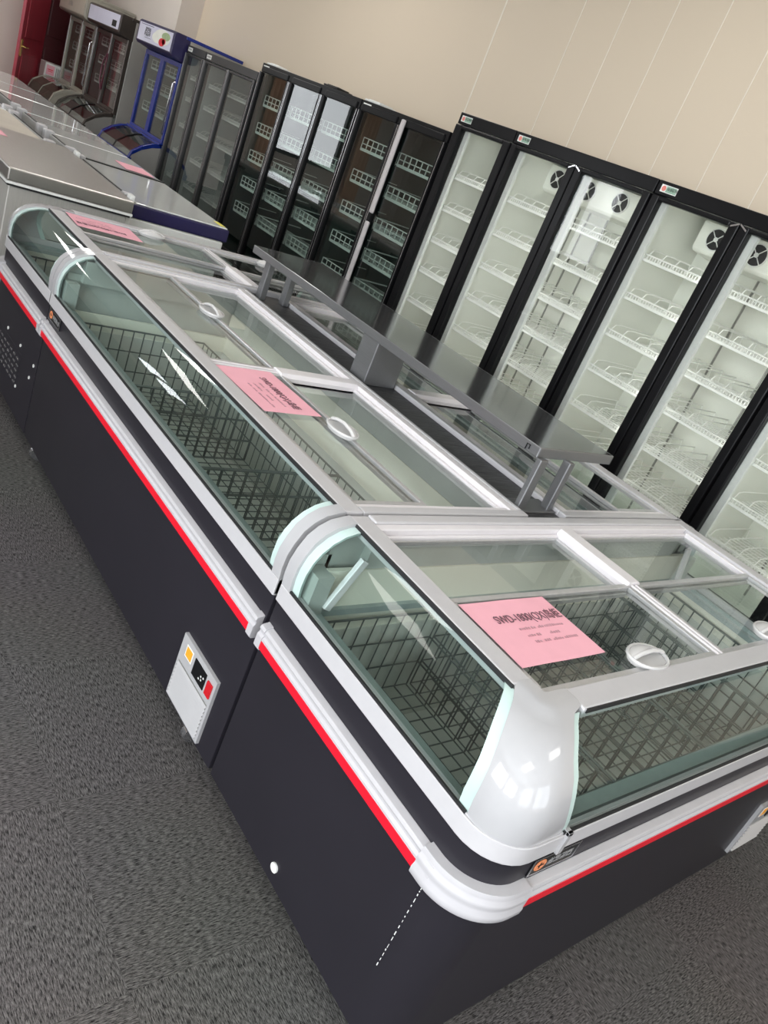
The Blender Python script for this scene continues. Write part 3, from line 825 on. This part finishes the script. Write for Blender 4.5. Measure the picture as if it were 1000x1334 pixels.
# small loose things lying on top of the dark coolers
for (y, z, w, lb, c) in ((6.40, 1.87, .16, 'pale flat cover lying on the far corner of the mirror-like cooler', 'label_white'), (5.42, 1.87, .20, 'black flat hinge cover on top of the mirror-door cooler near its middle', 'black_matt'), (4.82, 1.87, .20, 'pale flat hinge cover on top of the dark green cooler beside its label', 'label_white')):
    mb = MB(); mb.box(XF+.01, XF+.16, y-w/2, y+w/2, z+.001, z+.014); mb.box(XF+.03, XF+.14, y-w/2+.02, y+w/2-.02, z+.014, z+.020)
    tag(mb.build('hinge_cover', c, bevel=.003, origin=(XF+.085, y, z)), lb, 'cover')

# ------------------------------------------------------------------ upright cabinets with a low chest in front (far left)
def combo(y0, y1, xb, label, body, rim, style, ztop=1.85, xh=2.46, xc=2.28):
    r = thing('combination_cabinet', (2.75, (y0+y1)/2, 0), label, 'cabinet')
    XU = 2.60
    mb = MB(); t = .04
    mb.box(XU+.03, xb, y0, y0+t, .05, ztop-.01); mb.box(XU+.03, xb, y1-t, y1, .05, ztop-.01)
    mb.box(xb-t, xb, y0+t, y1-t, .05, ztop-.01); mb.box(XU+.03, xb-t, y0+t, y1-t, ztop-.05, ztop-.01); mb.box(XU+.03, xb-t, y0+t, y1-t, .05, .76)
    mb.build('cabinet', body, r, bevel=.004)
    mb = MB(); mb.box(XU-.02, xb, y0-.004, y0+.02, ztop-.03, ztop); mb.box(XU-.02, xb, y1-.02, y1+.004, ztop-.03, ztop); mb.box(XU+.02, xb, y0+.02, y1-.02, ztop-.008, ztop)
    mb.build('top_edge', rim, r, bevel=.004)
    mb = MB(); mb.box(xb-t-.01, xb-t, y0+t, y1-t, .76, ztop-.05); mb.build('liner', 'cooler_grey', r)
    # header box
    zh = 1.625
    mb = MB(); mb.prism([(xh, zh+.02), (xh+.02, zh), (XU+.05, zh-.03), (XU+.05, ztop), (xh+.02, ztop), (xh, ztop-.015)], 'y', y0+.002, y1-.002)
    h = mb.build('sign_box', 'navy' if style == 'ice' else rim, r, bevel=.006)
    mb = MB(); mb.box(xh-.004, xh+.001, y0+.04, y1-.04, zh+.032, ztop-.024)
    if style == 'ice':
        pl = lambda u, v, o: (xh-.004-o, y1-.04-u, zh+.032+v); W = y1-y0-.08; H = ztop-zh-.056
        def blk(a, b, c, d, m, o=.001):
            q = [(a, c), (b, c), (b, d), (a, d)]; mb.hexa([pl(*p, 0) for p in q], [pl(*p, o) for p in q], m)
        def blob(cx, cy, rx, ry, m, o):
            n = 18; q = [(cx+rx*math.cos(2*math.pi*k/n), cy+ry*math.sin(2*math.pi*k/n)) for k in range(n)]
            mb.add([pl(*p, 0) for p in q]+[pl(*p, o) for p in q], [tuple(range(n-1, -1, -1)), tuple(range(n, 2*n))]+[(k, (k+1) % n, n+(k+1) % n, n+k) for k in range(n)], m)
        blob(W*.72, H*.55, W*.24, H*.42, 1, .001); blob(W*.60, H*.45, W*.16, H*.30, 1, .0012); blob(W*.83, H*.66, W*.12, H*.22, 4, .0013)
        blob(W*.74, H*.30, W*.085, H*.22, 2, .002); blob(W*.80, H*.36, W*.05, H*.16, 2, .002)
        glyphs(mb, 4, .036, lambda u, v, o: pl(W*.20+u, H*.58+v, .001+o), 3, .15, 4); glyphs(mb, 4, .036, lambda u, v, o: pl(W*.20+u, H*.34+v, .001+o), 3, .15, 9)
        blk(W*.22, W*.42, H*.22, H*.24, 5); blk(W*.06, W*.44, H*.90, H*.93, 5)
        mb.build('sign_face', ['poster', 'cream_white', 'red', 'black_matt', 'leaf', 'navy'], h)
    elif style == 'plain':
        pl = lambda u, v, o: (xh-.004-o, y1-.04-u, zh+.032+v); W = y1-y0-.08; H = ztop-zh-.056
        q = [(W*.80, H*.12), (W*.93, H*.12), (W*.93, H*.55), (W*.80, H*.55)]
        mb.hexa([pl(*p, 0) for p in q], [pl(*p, .002) for p in q], 1)
        mb.build('sign_face', ['poster', 'black_matt'], h)
    else:
        pl = lambda u, v, o: (xh-.004-o, y1-.04-u, zh+.032+v)
        glyphs(mb, 3, .05, lambda u, v, o: pl(.35+u, .05+v, o), 1, .15, 6)
        mb.build('sign_face', ['tan2', 'slot'], h)
    # two doors
    ym = (y0+y1)/2
    for a, b in ((y0+.01, ym), (ym, y1-.01)):
        mb = MB(); e = .045
        mb.box(XU-.012, XU+.03, a, a+e, .80, 1.60); mb.box(XU-.012, XU+.03, b-e, b, .80, 1.60)
        mb.box(XU-.012, XU+.03, a+e, b-e, .80, .845); mb.box(XU-.012, XU+.03, a+e, b-e, 1.555, 1.60)
        d = mb.build('glass_door', rim if style != 'plain' else 'brown', r, bevel=.004)
        mb = MB(); mb.box(XU+.004, XU+.010, a+e-.003, b-e+.003, .842, 1.558); mb.build('glass_pane', 'pane_dark' if style == 'ice' else 'pane_grey', d)
        if style != 'ice':
            for q in (a+.002, b-.010): mb = MB(); mb.box(XU-.016, XU-.011, q, q+.008, .80, 1.60); mb.build('edge_trim', 'chrome', d)
    mb = MB()
    if style == 'plain':
        for s in (-1, 1): mb.tube([(XU-.015, ym+s*.012, 1.38), (XU-.03, ym+s*.05, 1.28), (XU-.032, ym+s*.06, 1.18), (XU-.03, ym+s*.05, 1.08), (XU-.015, ym+s*.012, .98)], .009, 8)
        mb.build('door_handle', 'maroon_trim', r, smooth=50)
    else:
        mb.tube([(XU-.015, y0+.035, 1.42), (XU-.035, y0+.035, 1.40), (XU-.035, y0+.035, .92), (XU-.015, y0+.035, .90)], .010, 8)
        mb.build('door_handle', 'chrome', r, smooth=50)
    for z in (1.02, 1.24, 1.44):
        m_ = fence_shelf(y0+t+.01, y1-t-.01, XU+.07, xb-.08, 'grid'); m_.v = [v+Vector((0, 0, z)) for v in m_.v]; m_.build('wire_shelf', 'wire_white', r)
    # the low chest
    if style == 'round':
        top = [(XU-.005, .80), (XU-.14, .80), (XU-.24, .775), (xc+.02, .70), (xc-.02, .60)]
    else:
        top = [(XU-.005, .80), (XU-.10, .775), (XU-.20, .725), (xc+.03, .65), (xc, .575)]
    side = top+[(xc, .12), (XU-.005, .12)]
    mb = MB(); mb.prism(side, 'y', y0+.004, y0+.040); mb.prism(side, 'y', y1-.040, y1-.004)
    mb.prism([(xc+.004, .56), (xc+.03, .56), (xc+.03, .12), (xc+.004, .12)], 'y', y0+.04, y1-.04)
    mb.prism([(xc+.03, .12), (XU-.02, .12), (XU-.02, .16), (xc+.03, .16)], 'y', y0+.04, y1-.04)
    mb.build('chest', body, r, bevel=.004)
    mb = MB(); mb.prism([(xc+.03, .50), (XU-.02, .56), (XU-.02, .53), (xc+.03, .47)], 'y', y0+.04, y1-.04); mb.build('chest_liner', 'cooler_grey', r)
    def strip(ya, yb, up, dn):
        m_ = MB()
        for k in range(len(top)-1):
            p, q = top[k], top[k+1]
            m_.hexa([(p[0], ya, p[1]-dn), (p[0], yb, p[1]-dn), (p[0], yb, p[1]+up), (p[0], ya, p[1]+up)], [(q[0], ya, q[1]-dn), (q[0], yb, q[1]-dn), (q[0], yb, q[1]+up), (q[0], ya, q[1]+up)])
        return m_
    rimm = rim
    m1 = strip(y0, y0+.05, .012, .03); m2 = strip(y1-.05, y1, .012, .03)
    m1.v += []; o = len(m1.v); m1.f += [[i+o for i in f] for f in m2.f]; m1.mi += m2.mi; m1.v += m2.v
    m1.box(xc-.012, xc+.035, y0, y1, .535, .592); m1.box(XU-.04, XU-.006, y0, y1, .785, .815)
    m1.build('chest_rim', rimm, r, bevel=.004)
    strip(ym-.012, ym+.012, .010, .01).build('chest_divider', 'black' if style != 'round' else 'tan', r)
    m = strip(y0+.05, ym-.012, .004, .001); m2 = strip(ym+.012, y1-.05, .004, .001)
    for mm in (m, m2): mm.build('chest_glass', 'pane_grey', r)
    for y in (y0+.08, y1-.08): foot(r, xc+.10, y, .122); foot(r, xb-.10, y, .06)
    return r
M['tan2'] = mat('tan_sign_face', (.50, .45, .38), .4, 0, .05, 8)
combo(8.135, 9.125, 3.22, 'blue-trimmed cabinet with a strawberry picture on top and a low chest in front', 'panel_grey', 'blue', 'ice')
combo(9.66, 10.80, 3.02, 'bronze-framed cabinet with a blank pale sign box and curved double handle', 'panel_grey', 'brown', 'plain', 1.83)
combo(10.82, 11.87, 3.02, 'tan cabinet with a rounded glass chest in front, closest to the red door', 'tan', 'tan', 'round', 1.90, 2.43, 2.24)

# small white counter unit in the far corner
cw = thing('counter_unit', (2.53, 12.08, 0), 'small white counter-height unit with a pink notice, squeezed beside the red door', 'appliance')
mb = MB(); mb.box(2.42, 2.66, 11.96, 12.20, .02, .955); mb.build('body', 'label_white', cw, bevel=.006)
mb = MB(); mb.box(2.445, 2.535, 11.953, 11.961, .50, .80); mb.build('front_window', 'grey_frame', cw)
mb = MB(); mb.box(2.44, 2.54, 11.952, 11.961, .815, .93); mb.box(2.455, 2.525, 11.951, 11.953, .875, .885, 1); mb.box(2.46, 2.52, 11.951, 11.953, .855, .862, 1); mb.build('notice', ['pink', 'red'], cw)
mb = MB()
for k in range(4): mb.box(2.56+.022*k, 2.572+.022*k, 11.952, 11.961, .10, .92)
mb.build('side_grille', 'panel_grey', cw)
for x in (2.45, 2.63):
    for y in (11.99, 12.17): foot(cw, x, y, .022, .015)

# ------------------------------------------------------------------ chest freezers between island and far end
def chest(x0, x1, y0, y1, label, trim='chest_white', ztop=.872, top='chest_top', mirror=False, group='white chest freezers with glossy lids'):
    r = thing('chest_freezer', ((x0+x1)/2, (y0+y1)/2, 0), label, 'freezer', group)
    g = .006
    mb = MB(); mb.box(x0+.03, x1-.02, y0+g, y1-g, .05, ztop-.085); mb.build('body', 'chest_white', r, bevel=.01)
    fx = lambda x: x0+x1-x if mirror else x
    def bx(m, a, b, c, d, e, f, mi=0):
        a, b = sorted((fx(a), fx(b))); m.box(a, b, c, d, e, f, mi)
    mb = MB(); bx(mb, x0+.06, x1, y0+.004, y1-.004, ztop-.082, ztop-.008); l = mb.build('lid', trim, r, bevel=.008)
    mb = MB(); bx(mb, x0+.075, x1-.012, y0+.014, y1-.014, ztop-.008, ztop); mb.build('lid_top', top, l, bevel=.004)
    mb = MB(); bx(mb, x0+.05, x0+.075, y0+.01, y1-.01, ztop-.07, ztop+.006); mb.build('hinge_rail', 'panel_grey', l, bevel=.004)
    mb = MB(); bx(mb, x0+.058, x0+.068, y0+.14, y1-.14, ztop+.006, ztop+.010); mb.build('rail_slot', 'black_matt', l)
    for y in (y0+.09, y1-.09):
        mb = MB()
        bx(mb, x0+.02, x0+.085, y-.030, y+.030, ztop-.10, ztop+.026)
        bx(mb, x0+.015, x0+.03, y-.022, y+.022, ztop-.30, ztop-.095)
        mb.build('hinge', 'rail', r, bevel=.008)
    mb = MB(); bx(mb, x1-.004, x1+.014, (y0+y1)/2-.07, (y0+y1)/2+.07, ztop-.075, ztop-.045); mb.build('lid_handle', 'chrome', l, bevel=.005)
    for x in (x0+.09, x1-.09):
        for y in (y0+.09, y1-.09): foot(r, x, y, .052)
    return r
ys = [4.02, 5.09, 5.775, 6.49, 7.40, 8.14, 9.20]
LB = ['white chest freezer with dark navy lid edge and small yellow label', 'white glossy-lidded chest freezer with pink paper, just behind the navy-edged one',
      'white glossy-lidded chest freezer, third in the row counting the navy-edged one', 'white glossy-lidded chest freezer, fourth in the row counting the navy-edged one',
      'white glossy-lidded chest freezer, fifth in the row counting the navy-edged one', 'white glossy-lidded chest freezer nearest to the red door']
for k in range(6):
    c = chest(.72, 1.385, ys[k], ys[k+1], LB[k], 'navy' if k == 0 else 'chest_white')
    if k == 0:
        mb = MB(); mb.box(1.335, 1.372, 4.06, 4.17, .8722, .8728); mb.build('energy_label', 'yellow', c)
        mb = MB(); mb.box(.80, 1.372, 5.055, 5.082, .8722, .879); mb.build('lid_seal', 'black_matt', c)
paper((1.34, 5.40, .8775), (-.03, -1, 0), (-1, .03, 0), .26, .20, 'pink paper on the glossy white lid behind the navy-edged chest freezer', None)
LC = ['chest freezer with tan lid right behind the stainless chest', 'white chest freezer at the left photo edge, behind the tan-lidded one', 'farthest white chest freezer at the left edge of the photo']
for k, (a, b) in enumerate(((5.12, 6.20), (6.21, 7.30), (7.31, 8.40))): chest(.02, .70, a, b, LC[k], mirror=True, top='tan2' if k == 0 else 'chest_top')
st = thing('stainless_chest', (.40, 4.45, 0), 'stainless steel chest freezer with a thick hinged lid, behind the far end of the island', 'freezer')
mb = MB(); mb.box(.105, .700, 3.875, 5.06, .06, .815); mb.build('body', 'stainless_body', st, bevel=.006)
mb = MB(); mb.box(.088, .716, 3.852, 5.08, .838, .902); l = mb.build('lid', 'stainless', st, bevel=.008)
mb = MB(); mb.box(.086, .718, 3.850, 5.08, .826, .838); mb.build('lid_gasket', 'label_white', l)
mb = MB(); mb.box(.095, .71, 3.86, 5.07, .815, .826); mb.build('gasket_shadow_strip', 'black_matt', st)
for q in (3.93, 4.90): mb = MB(); mb.box(.716, .745, q, q+.05, .70, .92); mb.build('hinge', 'label_white', st, bevel=.006)
for x in (.16, .64):
    for y in (3.93, 5.0): foot(st, x, y, .062)
paper((.09, 5.04, .9035), (0, -1, 0), (1, 0, 0), .29, .20, 'pink paper lying on the lid of the stainless chest freezer', None)

# ------------------------------------------------------------------ the room
RX0, RX1, RY0, RY1, RH = -4.0, 3.30, -3.6, 12.40, 3.55
mb = MB(); mb.box(RX0-.2, RX1+.2, RY0-.2, RY1+.2, -.10, 0); struct(mb.build('floor', 'carpet'))
mb = MB(); mb.box(RX0-.2, RX1+.2, RY0-.2, RY1+.2, RH, RH+.1); struct(mb.build('ceiling', 'ceil'))
mb = MB(); mb.box(RX1, RX1+.15, RY0-.15, RY1+.15, 0, RH); struct(mb.build('wall_right', 'wall'))
mb = MB(); mb.box(3.04, RX1, 9.60, RY1, 0, RH); struct(mb.build('wall_projection', 'wall_plain'))
# raised joint strips of the wall panels
mb = MB()
for y, w, in ((4.64, .012), (3.90, .005), (3.545, .005), (3.18, .005), (2.83, .005), (2.475, .005), (2.12, .005), (1.76, .005), (1.4, .005), (1.04, .005)):
    mb.box(RX1-.003, RX1+.001, y-w/2, y+w/2, .1, RH)
struct(mb.build('trim_1', 'joint'))
mb = MB(); mb.box(RX1-.014, RX1, RY0, 9.60, 0, .09); struct(mb.build('baseboard_right', 'baseboard'))

def wall_with_openings(name, axis, pos, thick, a0, a1, openings, m='wall_plain'):
    """vertical wall made of rectangles around the openings (a, b, z0, z1)"""
    mb = MB()
    def bx(a, b, z0, z1):
        if b-a < 1e-4 or z1-z0 < 1e-4: return
        if axis == 'x': mb.box(min(pos, pos+thick), max(pos, pos+thick), a, b, z0, z1)
        else: mb.box(a, b, min(pos, pos+thick), max(pos, pos+thick), z0, z1)
    c = a0
    for (a, b, z0, z1) in sorted(openings):
        bx(c, a, 0, RH); bx(a, b, 0, z0); bx(a, b, z1, RH); c = b
    bx(c, a1, 0, RH)
    return struct(mb.build(name, m))
WL = [(-2.9, -.9, .7, 2.9), (-.5, 1.5, .7, 2.9), (7.5, 8.8, .7, 2.9)]
WB = [(-3.2, -1.2, .4, 3.0), (-.8, 1.2, .4, 3.0)]
WF = [(-2.35, -1.02, .90, 2.40)]
DOOR = (2.44, 3.02, 0, 2.45)
wall_with_openings('wall_left', 'x', RX0, -.15, RY0-.15, RY1+.15, WL)
wall_with_openings('wall_back', 'y', RY0, -.15, RX0, RX1, WB)
wall_with_openings('wall_far', 'y', RY1, .15, RX0, 3.04, WF+[DOOR])
wn = [0]
def window(axis, pos, sgn, a, b, z0, z1, power, nm=2):
    """frame, mullions, pane and the daylight that enters through it"""
    wn[0] += 1
    def P(mb, a0, a1, c0, c1, d0, d1):
        d0, d1 = sorted((pos+sgn*d0, pos+sgn*d1))
        if axis == 'x': mb.box(d0, d1, a0, a1, c0, c1)
        else: mb.box(a0, a1, d0, d1, c0, c1)
    mb = MB(); f = .06
    P(mb, a, a+f, z0, z1, -.10, .0); P(mb, b-f, b, z0, z1, -.10, .0); P(mb, a+f, b-f, z0, z0+f, -.10, .0); P(mb, a+f, b-f, z1-f, z1, -.10, .0)
    for k in range(1, nm): c = a+(b-a)*k/nm; P(mb, c-.03, c+.03, z0+f, z1-f, -.10, 0)
    w = struct(mb.build('window_%d' % wn[0], 'grey_frame', bevel=.004))
    mb = MB(); P(mb, a+f-.01, b-f+.01, z0+f-.01, z1-f+.01, -.085, -.079); g = mb.build('window_pane', 'pane', w); g['kind'] = 'structure'
    ld = bpy.data.lights.new('daylight', 'AREA'); ld.shape = 'RECTANGLE'; ld.energy = power
    ld.size = b-a-2*f; ld.size_y = z1-z0-2*f; ld.color = (.93, .97, 1.0)
    lo = bpy.data.objects.new('daylight', ld); COL.objects.link(lo)
    c, z = (a+b)/2, (z0+z1)/2; d = pos-sgn*.07
    lo.location = (d, c, z) if axis == 'x' else (c, d, z)
    dirv = Vector((sgn, 0, 0)) if axis == 'x' else Vector((0, sgn, 0))
    lo.rotation_euler = dirv.to_track_quat('-Z', 'Z').to_euler()
    return w
PW = POWER
for (a, b, z0, z1), p in zip(WL, (PW[0], PW[0], PW[1])): window('x', RX0, 1, a, b, z0, z1, p)
for (a, b, z0, z1) in WB: window('y', RY0, 1, a, b, z0, z1, PW[3])
for (a, b, z0, z1) in WF: window('y', RY1, -1, a, b, z0, z1, PW[4])
for x, lb in ((-2.75, 'apricot curtain hanging left of the far window'), (-.84, 'apricot curtain hanging between the far window and the red door')):
    mb = MB(); rows = [[(x-.17+.34*i/24, RY1-.08+.025*math.sin(i*1.05), z) for i in range(25)] for z in (.5, 1.5, 2.55)]
    mb.grid(rows); tag(mb.build('curtain', 'curtain', smooth=60, solid=.004, origin=(x, RY1-.08, 2.55)), lb, 'curtain')

# far doorway: a recessed leaf, its shade put into the colour, and an open red leaf hinged on its left jamb
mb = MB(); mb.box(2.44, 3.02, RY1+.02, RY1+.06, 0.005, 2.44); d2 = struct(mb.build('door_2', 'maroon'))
mb = MB()
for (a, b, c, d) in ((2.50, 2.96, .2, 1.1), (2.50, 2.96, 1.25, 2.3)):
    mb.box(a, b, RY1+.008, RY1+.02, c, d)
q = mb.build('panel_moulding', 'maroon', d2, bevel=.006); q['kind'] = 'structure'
h, e = Vector((2.43, 12.36, 0)), Vector((1.97, 11.69, 0)); dv = (e-h).normalized(); nv = Vector((dv.y, -dv.x, 0))
if nv.y > 0: nv = -nv
DP = lambda u, w, z: tuple(h+dv*u+nv*w+Vector((0, 0, z)))
def dblk(mb, u0, u1, w0, w1, z0, z1):
    q = [(u0, z0), (u1, z0), (u1, z1), (u0, z1)]; mb.hexa([DP(u, w0, z) for u, z in q], [DP(u, w1, z) for u, z in q])
mb = MB(); dblk(mb, .01, .81, 0, .04, .008, 2.42); d1 = struct(mb.build('door_1', 'reddoor', bevel=.004))
mb = MB()
for u0, u1, z0, z1 in ((.12, .70, .2, .95), (.12, .70, 1.15, 2.25)): dblk(mb, u0, u1, .04, .048, z0, z1)
q = mb.build('panel_moulding', 'reddoor', d1, bevel=.005); q['kind'] = 'structure'
mb = MB(); dblk(mb, .735, .775, .04, .048, .92, 1.12)
mb.tube([DP(.755, .045, 1.04), DP(.755, .085, 1.04), DP(.64, .085, 1.04)], .010, 8)
q = mb.build('door_handle', 'brass', d1, smooth=40); q['kind'] = 'structure'
mb = MB()
for z in (.35, .85, 2.1): mb.cyl(DP(.005, .045, z-.05), DP(.005, .045, z+.05), .012, 10)
q = mb.build('hinge', 'chrome', d1, smooth=40); q['kind'] = 'structure'

# unseen ceiling panels, added to brighten the hall
M['lamp_far'] = mat('lamp_diffuser_far', (.98, .96, .92), .6, 0, .005, 5, emit=CEILING_FILL*1.9)  # stronger glow, added to lift the dim far end
M['lamp'] = mat('lamp_diffuser', (.98, .96, .90), .6, 0, .005, 5, emit=CEILING_FILL)
for i, (x, y) in enumerate(((-1.2, -1.2), (-1.2, 2.4), (-1.2, 6.0), (-1.2, 9.6), (1.6, -1.2), (1.6, 2.4), (1.6, 6.0), (1.6, 9.6))):
    ct = thing('ceiling_light', (x, y, RH-.05), 'flat white ceiling panel lamp above the hall', 'lamp', 'ceiling panel lamps')
    mb = MB(); mb.box(x-.62, x+.62, y-.32, y+.32, RH-.05, RH); mb.build('housing', 'label_white', ct)
    mb = MB(); mb.box(x-.58, x+.58, y-.28, y+.28, RH-.056, RH-.05); mb.build('diffuser', 'lamp' if y < 5 else 'lamp_far', ct)

# ------------------------------------------------------------------ world, camera, view
w = bpy.data.worlds.new('World'); SC.world = w; w.use_nodes = True
nt = w.node_tree; nt.nodes.clear()
o = nt.nodes.new('ShaderNodeOutputWorld'); b = nt.nodes.new('ShaderNodeBackground'); s = nt.nodes.new('ShaderNodeTexSky')
s.sky_type = 'HOSEK_WILKIE'; s.turbidity = 5; s.sun_direction = Vector((.3, -.5, .8)).normalized()
b.inputs[1].default_value = .8
nt.links.new(s.outputs[0], b.inputs[0]); nt.links.new(b.outputs[0], o.inputs[0])

cam = bpy.data.cameras.new('camera'); co = bpy.data.objects.new('camera', cam); COL.objects.link(co)
F, RX, RR, RZ, CX, CY, CZ = 1019.9258, CAM[0], CAM[1], CAM[2], CAM[3], CAM[4], CAM[5]
sy, cy = math.sin(RZ), math.cos(RZ); sp_, cp_ = math.sin(RX), math.cos(RX); cr, sr = math.cos(RR), math.sin(RR)
fwd = Vector((-sy*sp_, cy*sp_, -cp_)); r0 = Vector((cy, sy, 0)); u0 = r0.cross(fwd)
right = r0*cr+u0*sr; up = -r0*sr+u0*cr
mw = Matrix.Identity(4)
for i in range(3): mw[i][0], mw[i][1], mw[i][2] = right[i], up[i], -fwd[i]
mw.translation = (CX, CY, CZ); co.matrix_world = mw
cam.sensor_fit = 'VERTICAL'; cam.sensor_height = 36; cam.lens = 36*F/1334; cam.clip_start = .02
SC.camera = co
SC.view_settings.view_transform = 'Standard'; SC.view_settings.look = 'None'; SC.view_settings.gamma = 1; SC.view_settings.use_curve_mapping = False
SC.view_settings.exposure = EXPOSURE
cy_ = SC.cycles
cy_.use_denoising = True; cy_.max_bounces = 10; cy_.transparent_max_bounces = 40; cy_.diffuse_bounces = 4; cy_.glossy_bounces = 5
cy_.sample_clamp_indirect = 6; cy_.caustics_reflective = False; cy_.caustics_refractive = False
